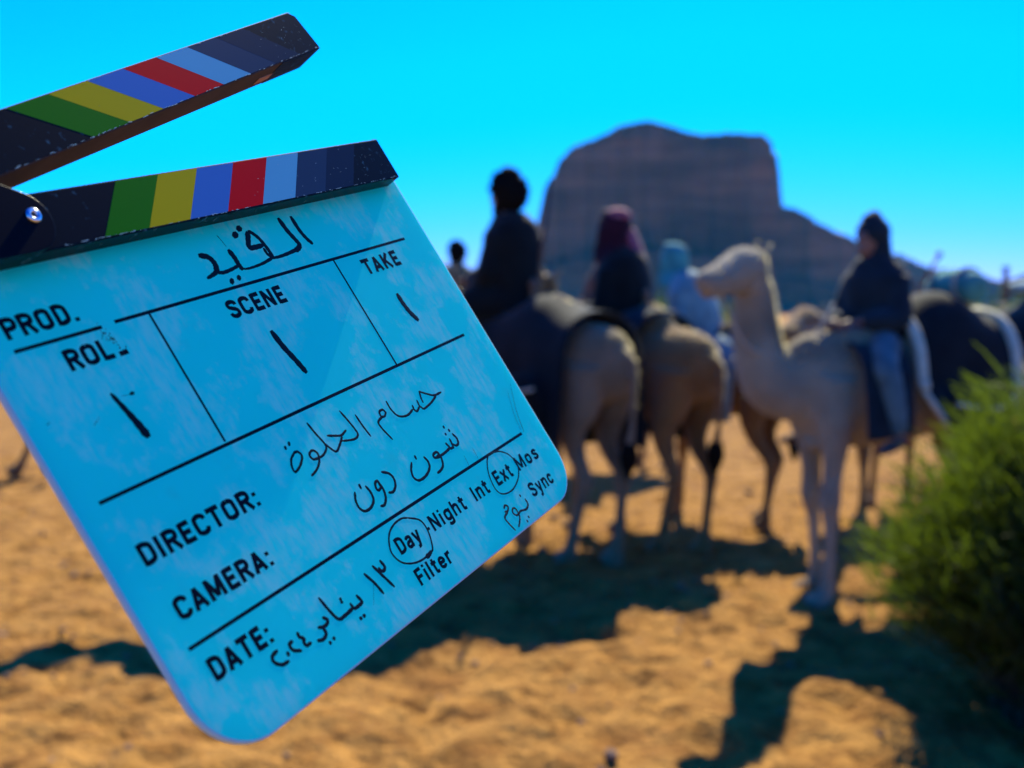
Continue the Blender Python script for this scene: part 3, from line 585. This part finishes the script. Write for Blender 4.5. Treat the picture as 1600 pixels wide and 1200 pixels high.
def fur(me, seed, n=14000):
    r_ = np.random.default_rng(seed); P_ = me.polygons; m_ = len(P_); co = np.empty(m_*3); no = np.empty(m_*3)
    P_.foreach_get('center', co); P_.foreach_get('normal', no); co = co.reshape(-1, 3); no = no.reshape(-1, 3)
    wgt = np.where(co[:, 2] > 1.0, 1.0, .12); wgt *= np.where((no[:, 2] > .35) | ((co[:, 0] > .75) & (no[:, 0] < -.3)), 3.0, .25)
    ix = r_.choice(m_, n, p=wgt/wgt.sum()); L_ = r_.uniform(.014, .034, n)*np.where(co[ix, 2] > 1.1, 1.0, .5)*np.where((co[ix, 0] > .95) & (co[ix, 2] > 1.7), .55, 1.0)
    c0 = co[ix]-no[ix]*.004; dr = no[ix]*.45+r_.normal(0, .25, (n, 3))+np.array([-.6, 0, -.45]); dr /= np.linalg.norm(dr, axis=1)[:, None]
    sd = np.cross(dr, r_.normal(0, 1, (n, 3))); sd /= np.linalg.norm(sd, axis=1)[:, None]
    v = np.stack([c0-sd*.004, c0+sd*.004, c0+dr*L_[:, None]], 1).reshape(-1, 3)
    return pyd('coat_hair', v.tolist(), np.arange(3*n).reshape(-1, 3).tolist())
VAR = {'a': camel_mesh('up', (.10, -.12, .12, -.06), 0), 'b': camel_mesh('up', (-.10, .10, -.12, .10), -.25), 'c': camel_mesh('swan', (.05, -.05, .30, .0), .05, hyaw=.62), 'low': camel_mesh('low', (.06, -.10, -.05, .12), .1)}
FUR = {k: fur(v[0], i) for i, (k, v) in enumerate(VAR.items())}
def place(x, y, deg, s=1.0, dz=0): return Matrix.Translation((x, y, gz(x, y)+dz)) @ Matrix.Rotation(R(deg), 4, 'Z') @ Matrix.Scale(s, 4)
hair_small = {}
def camel(x, y, deg, s, var, hairm, label):
    mw = place(x, y, deg, s, -.015); me, yw, (hx, hz) = VAR[var]
    root = empty('camel', mw, label=label, cat='camel', group='riding camels standing in the sand')
    me2 = me.copy(); link('body', me2, hairm, root); link('coat_hair', FUR[var], M['fur'], root, kind='stuff')
    for sg in (-1, 1):
        bm = bmesh.new(); e = Vector(yw(hx+.20, hz+.062)); ball(bm, e+Vector((0, sg*.082, 0)), (.02, .012, .016)); part('eye', bm, M['eye'], root, True)
        bm = bmesh.new(); e = Vector(yw(hx+.60, hz-.04)); ball(bm, e+Vector((0, sg*.03, 0)), (.018, .008, .007)); part('nostril', bm, M['hoof'], root, True)
    bm = bmesh.new(); tube(bm, [(-.885, .02, .86, .045, .045), (-.885, .02, .76, .06, .06), (-.87, .02, .62, .012, .012)], seg=8); part('tail_tuft', bm, M['hair'], root, True)
    return root, mw, yw, (hx, hz)
def halter(cm, label, colour='rope', hand=None):
    root, mw, yw, (hx, hz) = cm; bm = bmesh.new()
    def ring(x, z, ry, rz, tilt=0):
        p = []
        for k in range(17):
            a = 2*pi*k/16; q = yw(hx+x+tilt*sin(a), hz+z+rz*sin(a)); p.append((q[0], q[1]+ry*cos(a), q[2], .011, .011))
        tube(bm, p, 1, 6)
    ring(.40, -.035, .072, .095); ring(.06, -.0, .105, .13, -.05)
    for sg in (-1, 1):
        a = yw(hx+.40, hz-.03); b = yw(hx+.06, hz-.0); tube(bm, [(a[0], a[1]+sg*.07, a[2], .011), (b[0], b[1]+sg*.105, b[2], .011)], 3, 6)
    t = empty('halter', mw, label=label, cat='halter', group='rope halters on the camels')
    part('head_strap', bm, M[colour], t, True)
    bm = bmesh.new(); a = yw(hx+.40, hz-.12); h = hand or (.35, 0, 1.95)
    tube(bm, [(a[0], a[1], a[2], .009), (a[0]-.22, a[1]*.6, a[2]-.30, .009), (.62, .05, (a[2]+h[2])/2-.30, .009), (h[0], h[1], h[2], .009)], 6, 6)
    part('rein', bm, M['rope'], t, True)
def blanket(mw, x0, x1, drop, top, m, label, hump=(-.15, .20), w=.31, trim=None, wavy=.02, arch=0, tassels=False, seed=1):
    nx_, ns = 26, 44; V_, F_ = [], []
    def P(i, j):
        x = x0+(x1-x0)*i/nx_; s = -1+2*j/ns; zt = top + hump[1]*math.exp(-((x-hump[0])/.28)**2)
        ed = (1-((i/nx_)*2-1)**2) if arch else 1
        L_ = abs(s); a = min(L_/.5, 1)*pi/2; yy = (w+.03)*sin(a)**.85; zz = 1.32+(zt-1.32)*cos(a)**.9 if a < pi/2-1e-6 else 1.32
        dl = drop*(1-arch+arch*ed)
        if L_ > .5: zz = 1.32-(L_-.5)/.5*(1.32-dl if not arch else (1.32-1.0)*(.15+.85*ed)); yy += .03*sin((L_-.5)*4)
        f = max(0, L_-.35); yy += wavy*sin(x*19+seed)*f*1.5
        return (x, math.copysign(yy, s), zz+.012*sin(x*11+s*5+seed))
    for i in range(nx_+1):
        for j in range(ns+1): V_.append(P(i, j))
    for i in range(nx_):
        for j in range(ns): a = i*(ns+1)+j; F_.append((a, a+1, a+ns+2, a+ns+1))
    root = empty('saddle_blanket', mw, label=label, cat='blanket', group='blankets draped over the camels')
    o = link('cloth', pyd('cloth', V_, F_, True), m, root); sm = o.modifiers.new('t', 'SOLIDIFY'); sm.thickness = .02; sm.offset = 1
    if trim:
        for ii in (0, nx_):
            bm = bmesh.new(); q = [P(ii, j) for j in range(0, ns+1, 2)]
            tube(bm, [(p[0], p[1], p[2]+.015, .034, .034) for p in q], 2, 8, (1, 0, 0)); part('trim', bm, M[trim], root, True)
        for jj in (0, ns):
            bm = bmesh.new(); q = [P(i, jj) for i in range(0, nx_+1, 2)]
            tube(bm, [(p[0], p[1], p[2], .02, .02) for p in q], 2, 8); part('trim', bm, M[trim], root, True)
    if tassels:
        for jj in (0, ns):
            for i in range(2, nx_, 3):
                bm = bmesh.new(); p = P(i, jj); tube(bm, [(p[0], p[1], p[2]+.02, .008), (p[0], p[1], p[2]-.05, .018), (p[0]+.01, p[1], p[2]-.16, .026)], 2, 6); part('tassel', bm, M[trim or 'purple_cloth'], root, True)
    return root
def saddle(mw, x, z, label, pad='rust_cloth'):
    root = empty('camel_saddle', mw, label=label, cat='saddle', group='wooden camel saddles')
    for xx in (x-.26, x+.26):
        bm = bmesh.new(); tube(bm, [(xx, 0, z-.10, .03), (xx*1.0, 0, z+.10, .022), (xx, 0, z+.14, .035), (xx, 0, z+.19, .01)], 3, 10); part('pommel', bm, M['wood_pole'], root, True)
        for sg in (-1, 1):
            bm = bmesh.new(); tube(bm, [(xx, sg*.02, z+.02, .022), (xx, sg*.20, z-.14, .022), (xx, sg*.30, z-.34, .02)], 3, 8); part('side_bar', bm, M['wood_pole'], root, True)
    bm = bmesh.new(); ball(bm, (x, 0, z-.07), (.30, .22, .09), 3); part('pad', bm, M[pad], root, True)
    return root
def saddlebag(mw, x, sg, z, c, label, w=.36):
    root = empty('saddlebag', mw, label=label, cat='bag', group='woven bags hung on the camels')
    bm = bmesh.new(); ball(bm, (x, sg*(w+.06), z), (.21, .07, .19), 3)
    for v in bm.verts: v.co.z -= .05*(1-((v.co.x-x)/.21)**2)*(v.co.z < z)
    part('pouch', bm, M[c], root, True)
    bm = bmesh.new(); tube(bm, [(x-.19, sg*(w+.10), z+.09, .012), (x, sg*(w+.135), z+.06, .012), (x+.19, sg*(w+.10), z+.09, .012)], 4, 6); part('flap_edge', bm, M['cream_trim'], root, True)
    for k in range(4):
        bm = bmesh.new(); xx = x-.15+.1*k; tube(bm, [(xx, sg*(w+.08), z-.17, .012), (xx, sg*(w+.08), z-.34, .022)], 2, 6); part('tassel', bm, M[c], root, True)

# ---------------------------------------------------------------- riders
def finger_bm(bm, wrist, d, up_, sg):
    """palm, four bent fingers of unequal length and a thumb, closed around a rein"""
    d = Vector(d).normalized(); up_ = Vector(up_); s = d.cross(up_).normalized(); up_ = s.cross(d).normalized(); w = Vector(wrist)
    tube(bm, [(*(w+d*t), a, b) for t, a, b in ((-.03, .028, .022), (.01, .032, .020), (.05, .040, .019), (.085, .040, .017))], 2, 10, tuple(s))
    for k, (o, L_) in enumerate(((-.030, .066), (-.010, .076), (.011, .072), (.030, .056))):
        b0 = w+d*.08+s*o
        tube(bm, [(*(b0), .0095), (*(b0+d*L_*.42-up_*.006), .009), (*(b0+d*L_*.55-up_*.030), .0085), (*(b0+d*L_*.30-up_*.048), .0075)], 3, 8)
    b0 = w+d*.03-s*sg*.03
    tube(bm, [(*b0, .012), (*(b0+d*.035-s*sg*.022-up_*.01), .011), (*(b0+d*.062-s*sg*.008-up_*.032), .009)], 3, 8)
def rider(mw, label, top='black_cloth', legs='black_cloth', head='hair', lean=.0, beard=False, hood=False, face=0.0, scarf=None, tail=False, skirt=True, hat=None, shoe='brown_cloth'):
    root = empty('person', mw, label=label, cat='person', group='riders seated on the camels')
    lx = lambda z: lean*z
    def S(x, y, z, *r): return (x+lx(z), y, z-.12*lean*z, *r)
    hd = Vector(S(.05, 0, .755)); fm = Matrix.Translation(hd) @ Matrix.Rotation(face, 4, 'Z') @ Matrix.Scale(1.05, 4)
    b = bmesh.new()
    tube(b, [S(0, 0, .02, .17, .13), S(-.01, 0, .14, .155, .115), S(-.01, 0, .30, .16, .115), S(0, 0, .44, .18, .115), S(.0, 0, .52, .13, .09), S(.01, 0, .57, .06, .06), S(.02, 0, .68, .052, .056)], seg=14)
    hb = bmesh.new(); ball(hb, (0, 0, .01), (.098, .078, .118), 3); ball(hb, (.035, 0, -.06), (.062, .055, .062), 2); ball(hb, (.055, 0, -.098), (.03, .03, .025), 2)
    tube(hb, [(.090, 0, .035, .010, .012), (.108, 0, -.005, .014, .014), (.116, 0, -.022, .017, .013)], 2, 8)                      # nose
    tube(hb, [(.087, -.028, -.055, .006), (.098, 0, -.053, .009), (.087, .028, -.055, .006)], 2, 6); tube(hb, [(.085, -.024, -.068, .006), (.095, 0, -.068, .010), (.085, .024, -.068, .006)], 2, 6)
    for sg in (-1, 1):
        ball(hb, (.082, sg*.032, .035), (.016, .024, .010), 1); ball(hb, (-.002, sg*.080, -.005), (.018, .012, .032), 2)
    bmesh.ops.transform(hb, matrix=fm, verts=hb.verts); me = bpy.data.meshes.new('h'); hb.to_mesh(me); hb.free(); b.from_mesh(me); bpy.data.meshes.remove(me)
    ex = bmesh.new(); arms = []; legsp = []
    for sg in (-1, 1):
        sh, el, wr = S(0, sg*.18, .48), S(.06, sg*.25, .22), S(.30, sg*.10, .20)
        arms.append((sh, el, wr)); tube(b, [(*sh, .055), (*(Vector(sh).lerp(Vector(el), .5)), .047), (*el, .042), (*(Vector(el).lerp(Vector(wr), .5)), .038), (*wr, .028)], 4, 10)
        finger_bm(ex, wr, Vector(wr)-Vector(el), (0, 0, 1), sg)
        lg = [(.02, sg*.09, .03, .10), (.18, sg*.22, .02, .088), (.32, sg*.34, -.10, .066), (.32, sg*.37, -.16, .062), (.28, sg*.39, -.34, .056), (.24, sg*.39, -.52, .040), (.24, sg*.39, -.56, .04)]
        legsp.append(lg); tube(b, [(*p[:3], p[3]) for p in lg], 4, 10)
        tube(b, [(.22, sg*.39, -.58, .036, .03), (.30, sg*.40, -.60, .042, .028), (.40, sg*.41, -.62, .042, .022), (.44, sg*.415, -.62, .03, .015)], 3, 10)
    link('body', remesh(b, 'rider_body', .0135, 1, ex), M['skin'], root)
    # coat with sleeves
    c = bmesh.new()
    tube(c, [S(0, 0, -.03, .215, .175), S(-.01, 0, .12, .215, .17), S(-.01, 0, .30, .225, .185), S(0, 0, .44, .25, .185), S(.0, 0, .53, .225, .17), S(.01, 0, .59, .165, .14), S(.015, 0, .64, .115, .11)], seg=16)
    for sh, el, wr in arms:
        sv, ev, wv = Vector(sh), Vector(el), Vector(wr); tube(c, [(*sv, .09), (*sv.lerp(ev, .5), .08), (*ev, .074), (*ev.lerp(wv, .5), .066), (*ev.lerp(wv, .92), .055)], 4, 10)
    if skirt:
        for lg in legsp: tube(c, [(lg[0][0]-.02, lg[0][1], .05, .14), (.16, lg[1][1], .03, .125), (.30, lg[2][1], -.08, .105), (.31, lg[3][1]+.0, -.22, .10), (.28, lg[4][1], -.34, .11)], 4, 12)
    link('coat', remesh(c, 'coat', .018, 2), M[top], root)
    t = bmesh.new()
    for lg in legsp: tube(t, [(*p[:3], p[3]+.018) for p in lg[:6]], 4, 12)
    link('trousers', remesh(t, 'trousers', .018, 2), M[legs], root)
    for lg, sg in zip(legsp, (-1, 1)):
        s = bmesh.new(); tube(s, [(.20, sg*.39, -.555, .048, .045), (.24, sg*.39, -.585, .048, .04), (.34, sg*.40, -.61, .052, .034), (.42, sg*.41, -.625, .05, .027), (.46, sg*.415, -.63, .03, .018)], 3, 10); part('shoe', s, M[shoe], root, True)
    for sg in (-1, 1):
        e = bmesh.new(); ball(e, (.090, sg*.032, .018), (.010, .014, .008), 2); bmesh.ops.transform(e, matrix=fm, verts=e.verts); part('eye', e, M['eye'], root, True)
    h = bmesh.new()
    if scarf:
        ball(h, (-.012, 0, .045), (.118, .108, .112), 3); tube(h, [(.0, 0, .125, .085, .09), (-.005, 0, .148, .05, .06)], 2, 10)
        tube(h, [(-.03, 0, .03, .108, .10), (-.045, 0, -.08, .115, .09), (-.03, 0, -.17, .16, .11), (-.03, 0, -.22, .17, .12)], 3, 14)
        for sg in (-1, 1): tube(h, [(.02, sg*.085, .03, .03, .05), (.03, sg*.09, -.08, .03, .055), (.04, sg*.10, -.19, .035, .06)], 3, 8)
        if tail:
            tl = bmesh.new(); tube(tl, [(-.09, -.03, .02, .08, .04), (-.15, -.05, -.12, .08, .035), (-.20, -.06, -.27, .08, .03), (-.22, -.06, -.42, .07, .025), (-.23, -.06, -.58, .05, .02)], 3, 10); ball(tl, (-.03, 0, .105), (.098, .09, .062), 3)
            bmesh.ops.transform(tl, matrix=fm, verts=tl.verts); link('scarf_top', remesh(tl, 'scarf_top', .014, 1), M['sunlit_scarf'], root, label='pinkish red checked top and trailing end of the headscarf')
        hm = M[scarf]; hn = 'headscarf'
    elif hood:
        ball(h, (-.02, 0, .04), (.115, .108, .11), 3); tube(h, [(-.02, 0, .11, .085, .09), (-.04, 0, .155, .045, .055), (-.055, 0, .178, .015, .02)], 3, 10)
        tube(h, [(-.035, 0, .02, .10, .09), (-.05, 0, -.10, .11, .09), (-.03, 0, -.18, .12, .10)], 3, 12); hm = M[top]; hn = 'hood'
    else:
        ball(h, (-.018, 0, .045), (.112, .10, .112), 3); r_ = random.Random(int(abs(mw.translation.x)*100)); hk = 1.18 if beard else 1.0
        ball(h, (-.045, 0, .02), (.10*hk, .098*hk, .13), 3)
        for k in range(70):
            a1, a2 = r_.uniform(0, 2*pi), r_.uniform(.15, 1.75); d = Vector((sin(a2)*cos(a1)*.95, sin(a2)*sin(a1)*.9, cos(a2)))
            if d.x > .45 and d.z < .55: continue
            ball(h, Vector((-.018, 0, .045))+d*.108*hk, r_.uniform(.016, .03)*hk, 1)
        ball(h, (-.05, 0, -.05), (.07, .082, .07), 2); hm = M['hair']; hn = 'hair'
    bmesh.ops.transform(h, matrix=fm, verts=h.verts); link(hn, remesh(h, hn, .012, 1), hm, root)
    if beard:
        h = bmesh.new(); ball(h, (.045, 0, -.095), (.052, .052, .05), 2); ball(h, (.095, 0, -.042), (.012, .03, .008), 1)
        for sg in (-1, 1): ball(h, (.02, sg*.058, -.06), (.03, .018, .05), 2)
        bmesh.ops.transform(h, matrix=fm, verts=h.verts); link('beard', remesh(h, 'beard', .01, 1), M['hair'], root)
    return root
def seat(mw, x, z, s=1.0, deg=0): return mw @ Matrix.Translation((x, 0, z)) @ Matrix.Rotation(R(deg), 4, 'Z') @ Matrix.Scale(s/mw.to_scale().x, 4)
# camel A: tall dark rider, rump towards us
A = camel(.21, 7.98, 129, .985, 'a', M['camel_grey'], 'grey fawn camel under the tall dark curly haired rider, its rump to the camera')
blanket(A[1], -.62, .66, .78, 1.70, M['blanket_dark'], 'big near black blanket hanging low on both sides under the tallest rider', wavy=.035, hump=(-.12, .12), w=.34, seed=2)
saddle(A[1], .36, 1.76, 'wooden saddle beneath the tall rider in black', 'navy_cloth')
rider(seat(A[1], .32, 1.74, 1.04, 18), 'tall rider in black with dark curly hair and beard, face in profile to the left', 'black_cloth', 'black_cloth', beard=True, lean=.02)
halter(A, 'rope halter on the camel of the curly haired rider')
gr = empty('rifle', A[1], label='long thin rifle slung upright behind the back of the tall black clad rider', cat='rifle')
bm = bmesh.new(); tube(bm, [(.15, -.10, 1.95, .014), (.12, -.18, 2.66, .012)], 2, 8); part('barrel', bm, M['gun'], gr, True)
bm = bmesh.new(); tube(bm, [(.17, -.08, 1.78, .02, .05), (.16, -.09, 1.92, .018, .03), (.135, -.14, 2.30, .017, .022)], 3, 8); part('stock', bm, M['wood_pole'], gr, True)
saddlebag(A[1], -.30, 1, 1.12, 'black_cloth', 'black tasselled bag on the flank under the tallest rider', .40)
# camel B: red headscarf
B = camel(.90, 8.40, 124, .97, 'a', M['camel_tan'], 'tan camel seen from behind beneath the rider in the red headscarf')
blanket(B[1], -.34, .60, .80, 1.68, M['navy_cloth'], 'dark navy blanket beneath the rider with the red headscarf', w=.35, hump=(-.12, .12), seed=5)
saddle(B[1], .14, 1.74, 'wooden saddle under the rider in the red headscarf', 'navy_cloth')
rider(seat(B[1], .08, 1.54, 1.06, 22), 'rider in a long dark coat with a red headscarf trailing down the back', 'black_cloth', 'black_cloth', scarf='shaded_scarf', tail=True, lean=.10)
halter(B, 'rope halter on the camel of the red headscarf rider')
saddlebag(B[1], -.12, 1, 1.20, 'black_cloth', 'long dark bag hanging at the left flank below the red headscarf rider', .36)
# camel C: pale one in front with raised head, boy in navy
Cc = camel(2.25, 6.80, 194, .985, 'c', M['camel_pale'], 'pale camel in front with its head held high and turned to the left')
blanket(Cc[1], -.60, .03, 1.0, 1.66, M['blanket_dark'], 'dark arched blanket with a cream fringed rim behind the boy in navy', hump=(-.26, .19), w=.32, trim='cream_trim', arch=.7, seed=3)
blanket(Cc[1], .10, .40, 1.02, 1.57, M['navy_cloth'], 'plain dark blanket under the legs of the boy in navy', hump=(-.15, .05), w=.34, seed=8)
rider(seat(Cc[1], .12, 1.50, .86, 20), 'boy in a dark navy sweater and pale jeans with a pointed dark hood', 'navy_cloth', 'denim', hood=True, face=-.1, skirt=False, lean=.02)
halter(Cc, 'rope halter on the raised head of the pale front camel', hand=(.40, 0, 1.78))
saddlebag(Cc[1], -.30, 1, 1.12, 'black_cloth', 'black tasselled bag on the near side of the pale front camel', .38)
rl = empty('bedroll', Cc[1], label='rolled teal cloth lying on top of the cream fringed blanket', cat='bedroll')
bm = bmesh.new(); tube(bm, [(-.42, -.22, 1.86, .05), (-.42, -.18, 1.87, .09), (-.42, .0, 1.90, .10), (-.42, .18, 1.87, .09), (-.42, .22, 1.86, .05)], 3, 12, (1, 0, 0)); part('roll', bm, M['teal_scarf'], rl, True)
for yy in (-.12, .12):
    bm = torus(.104, .01); bmesh.ops.transform(bm, matrix=Matrix.Translation((-.42, yy, 1.885)) @ Matrix.Rotation(pi/2, 4, 'X'), verts=bm.verts); part('strap', bm, M['rope'], rl, True)
# rolled rug in orange on the near flank
# camel D: behind the pale one, carries a staff
Dd = camel(2.95, 9.5, 232, .95, 'low', M['camel_tan'], 'tan camel with lowered neck standing behind the pale front camel')
blanket(Dd[1], -.5, .45, 1.0, 1.68, M['rust_cloth'], 'rust brown blanket on the camel behind the pale one', trim='cream_trim', hump=(-.15, .14), seed=6)
halter(Dd, 'rope halter on the low necked tan camel', hand=(.2, 0, 1.8))
st = empty('wooden_staff', Matrix.Translation((2.66, 7.75, 1.70)), label='thin wooden staff sticking up slantwise to the right of the hooded boy', cat='staff')
bm = bmesh.new(); tube(bm, [(-.16, 0, -.26, .014), (.0, 0, 0, .014), (.20, 0, .34, .012)], 3, 8); part('shaft', bm, M['wood_pole'], st, True)
bm = bmesh.new(); ball(bm, (.20, 0, .345), (.022, .022, .026)); part('knob', bm, M['wood_pole'], st, True)
# camel E: child in teal scarf
Ee = camel(1.62, 9.15, 132, .86, 'b', M['camel_tan'], 'small tan camel with sunlit legs carrying the child in the teal headscarf')
blanket(Ee[1], -.45, .55, .95, 1.62, M['pale_blue'], 'pale blue cloth beneath the child in the teal headscarf', hump=(-.15, .10), seed=9)
rider(seat(Ee[1], .08, 1.60, .95, 10), 'child in pale blue wearing a teal headscarf, hunched forward', 'pale_blue', 'pale_blue', scarf='teal_scarf', lean=.40)
halter(Ee, 'rope halter on the small camel of the teal scarf child')
pk = empty('cloth_bundle', Ee[1], label='yellow green cloth bundle tied behind the child in the teal headscarf', cat='bundle')
bm = bmesh.new(); ball(bm, (-.42, 0, 1.72), (.15, .20, .10), 3); part('cloth', bm, M['yellow_cloth'], pk, True)
bm = torus(.155, .012); bmesh.ops.transform(bm, matrix=Matrix.Translation((-.42, .02, 1.72)) @ Matrix.Rotation(pi/2, 4, 'X') @ Matrix.Diagonal((1, .7, 1, 1)), verts=bm.verts); part('tie', bm, M['rope'], pk, True)
# camel F: rider at the far left, half hidden by the slate
Ff = camel(-.46, 10.6, 165, .95, 'a', M['camel_pale'], 'pale camel under the olive clad rider just right of the clapperboard')
blanket(Ff[1], -.45, .5, .95, 1.66, M['blanket_dark'], 'dark blanket on the camel of the olive clad rider', hump=(-.15, .12), seed=4)
rider(seat(Ff[1], .05, 1.68, .80, -60), 'dark haired rider in mottled olive beside the edge of the clapperboard', 'olive', 'brown_cloth', scarf=None, face=.3)
# camel I: small brown rider between
Ii = camel(1.02, 12.2, 200, .95, 'b', M['camel_tan'], 'brown camel far back behind the red headscarf rider')
blanket(Ii[1], -.45, .5, .95, 1.66, M['brown_cloth'], 'brown blanket on the camel at the back', hump=(-.15, .12), seed=12)
rider(seat(Ii[1], .05, 1.70, .92, 20), 'small dark haired rider in brown half hidden by the red headscarf rider', 'brown_cloth', 'black_cloth')
# camel G: at the left edge, only legs show; camel H behind the slate throws a shadow
Gg = camel(-5.25, 11.6, 190, 1.0, 'c', M['camel_tan'], 'camel whose legs show at the left edge of the picture')
blanket(Gg[1], -.45, .5, .95, 1.66, M['blanket_dark'], 'dark blanket on the camel at the left edge', hump=(-.15, .14), seed=14)
Hh = camel(-.98, 6.95, 183, .98, 'a', M['camel_grey'], 'grey camel almost hidden by the clapperboard, its shadow falling to the lower left')
blanket(Hh[1], -.30, .5, .95, 1.66, M['rust_cloth'], 'rust red blanket on the camel hidden by the clapperboard', hump=(-.15, .14), seed=15)
# camel J at right edge
Jj = camel(4.05, 9.0, 196, .98, 'low', M['camel_grey'], 'grey camel at the right edge with a dark pack')
blanket(Jj[1], -.5, .5, .95, 1.70, M['blanket_dark'], 'dark cream rimmed blanket on the camel at the right edge', hump=(-.15, .16), trim='cream_trim', seed=16)
saddlebag(Jj[1], .15, 1, 1.5, 'rust_cloth', 'orange brown bag high on the camel at the right edge', .36)
pj = empty('camel_saddle', Jj[1], label='wooden saddle on the camel at the right edge', cat='saddle', group='wooden camel saddles')
for xx in (-.3, .25):
    bm = bmesh.new(); tube(bm, [(xx, 0, 1.80, .03), (xx, 0, 2.02, .022), (xx, 0, 2.07, .035)], 3, 10); part('pommel', bm, M['wood_pole'], pj, True)
bm = bmesh.new(); ball(bm, (-.02, 0, 1.90), (.25, .2, .07), 3); part('pad', bm, M['pale_blue'], pj, True)

# ---------------------------------------------------------------- shrubs
M['stem_green'] = mat('broom_stems', (.022, .040, .004), .6, noise=(1.6, (.075, .082, .007), .45, .65), transl=((.10, .15, .005), .5))
M['twig'] = mat('woody_twigs', (.07, .05, .03), .9)
def shrub(x, y, rad, hgt, n_, label, leaf=True, seed=0, wid=.006, bias=0):
    r_ = random.Random(seed); V_, F_ = [], []; W_, G_ = [], []
    def ribbon(V, F, pts, w0, w1, sidev):
        b0 = len(V)
        for i, p in enumerate(pts):
            w_ = w0+(w1-w0)*i/(len(pts)-1); V.append(p-sidev*w_); V.append(p+sidev*w_)
            if i: k = b0+2*i; F.append((k-2, k-1, k+1, k))
    for i in range(n_):
        a = r_.uniform(0, 2*pi); rr_ = rad*.35*math.sqrt(r_.random()); bx, by = rr_*cos(a), rr_*sin(a)
        clump = r_.randrange(9); ca = clump*2*pi/9+seed; out = r_.uniform(.15, 1.0)**.7; H_ = hgt*(1-.45*out**2)*r_.uniform(.55, 1.05)*(1+.18*sin(clump*2.7))
        aa = ca+r_.gauss(0, .38); ox, oy = rad*out*cos(aa), rad*out*sin(aa); sv = Vector((r_.gauss(0, 1), r_.gauss(0, 1), r_.gauss(0, .3))).normalized()
        pts = []
        for k in range(5):
            t = k/4; pts.append(Vector((bx*(1-t)+ox*t**1.3+.02*sin(k*2+i), by*(1-t)+oy*t**1.3+.02*cos(k*3+i), H_*(t-.12*out*t*t)+bias*t)))
        ribbon(W_, G_, pts[:4], wid*1.1, wid*.6, sv)
        ribbon(V_, F_, pts[2:], wid*.9, wid*.3, sv)
        for q in range(9):         # fine side shoots
            t = r_.uniform(.35, 1.0); k = min(int(t*4), 3); p = pts[k].lerp(pts[k+1], t*4-k) if k < 4 else pts[4]
            d = Vector((r_.gauss(0, .5)+cos(aa)*.4, r_.gauss(0, .5)+sin(aa)*.4, r_.uniform(.3, 1.2))).normalized(); L_ = r_.uniform(.06, .20)
            s2 = d.cross(Vector((r_.gauss(0, 1), r_.gauss(0, 1), .2))).normalized()
            ribbon(V_, F_, [p, p+d*L_*.6, p+d*L_+Vector((0, 0, -.02))], wid*.75, wid*.25, s2)
    root = empty('desert_shrub', Matrix.Translation((x, y, gz(x, y)-.02)), label=label, cat='shrub', group='green shrubs of the desert floor')
    link('stems', pyd('stems', W_, G_), M['twig'], root); link('foliage', pyd('foliage', V_, F_), M['stem_green'], root)
shrub(2.34, 4.75, .84, 1.50, 4300, 'large fine stemmed green shrub close by at the right edge', seed=3, wid=.0055)
shrub(2.55, 4.05, .62, .95, 3000, 'second green shrub in the lower right corner, darker and lower', seed=5, wid=.0055)
for i, (x, y, rad, h, lab) in enumerate(((4.4, 26, 1.2, 1.9, 'yellow green bush seen between the teal scarf child and the raised camel head'), (5.6, 28, 1.0, 2.0, 'far bush beyond the neck of the pale camel'), (3.7, 31, 1.2, 2.1, 'far bush right of the red headscarf rider'),
    (14.5, 30, 2.6, 2.4, 'far bush at the right edge behind the camels'), (17.5, 42, 3.5, 2.6, 'broad low bush far off at the right'))):
    shrub(x, y, rad, h, 500, lab, seed=20+i, wid=.03)
# scattered pebbles on the sand: one uncountable litter
bm = bmesh.new(); r_ = random.Random(2)
for k in range(900):
    x, y = r_.uniform(-4.5, 4.5), r_.uniform(3.2, 13); s = r_.uniform(.006, .022)*(1 if r_.random() < .93 else 2.2)
    mm = Matrix.Translation((x, y, gz(x, y)+s*.3)) @ Matrix.Rotation(r_.uniform(0, 3), 4, 'Z') @ Matrix.Diagonal((s, s*r_.uniform(.6, 1), s*.6, 1)); bmesh.ops.create_icosphere(bm, subdivisions=1, radius=1, matrix=mm)
link('pebbles', bm_mesh(bm, 'pebbles'), mat('pebble_stone', (.22, .13, .08), .9), label='small stones and crumbs of earth scattered over the sand', kind='stuff')

# ---------------------------------------------------------------- desert haze
hm = bpy.data.materials.new('dust_haze'); hm.use_nodes = True; n = hm.node_tree.nodes; n.remove(n['Principled BSDF'])
pv = n.new('ShaderNodeVolumePrincipled'); pv.inputs['Color'].default_value = (*HAZE_COL, 1); pv.inputs['Density'].default_value = HAZE; pv.inputs['Anisotropy'].default_value = .0
hm.node_tree.links.new(pv.outputs[0], n['Material Output'].inputs['Volume'])
bm = bmesh.new(); box(bm, (0, 0, 245), (13000, 13000, 510)); link('haze', bm_mesh(bm, 'haze'), hm, kind='stuff', label='thin dusty haze over the desert')
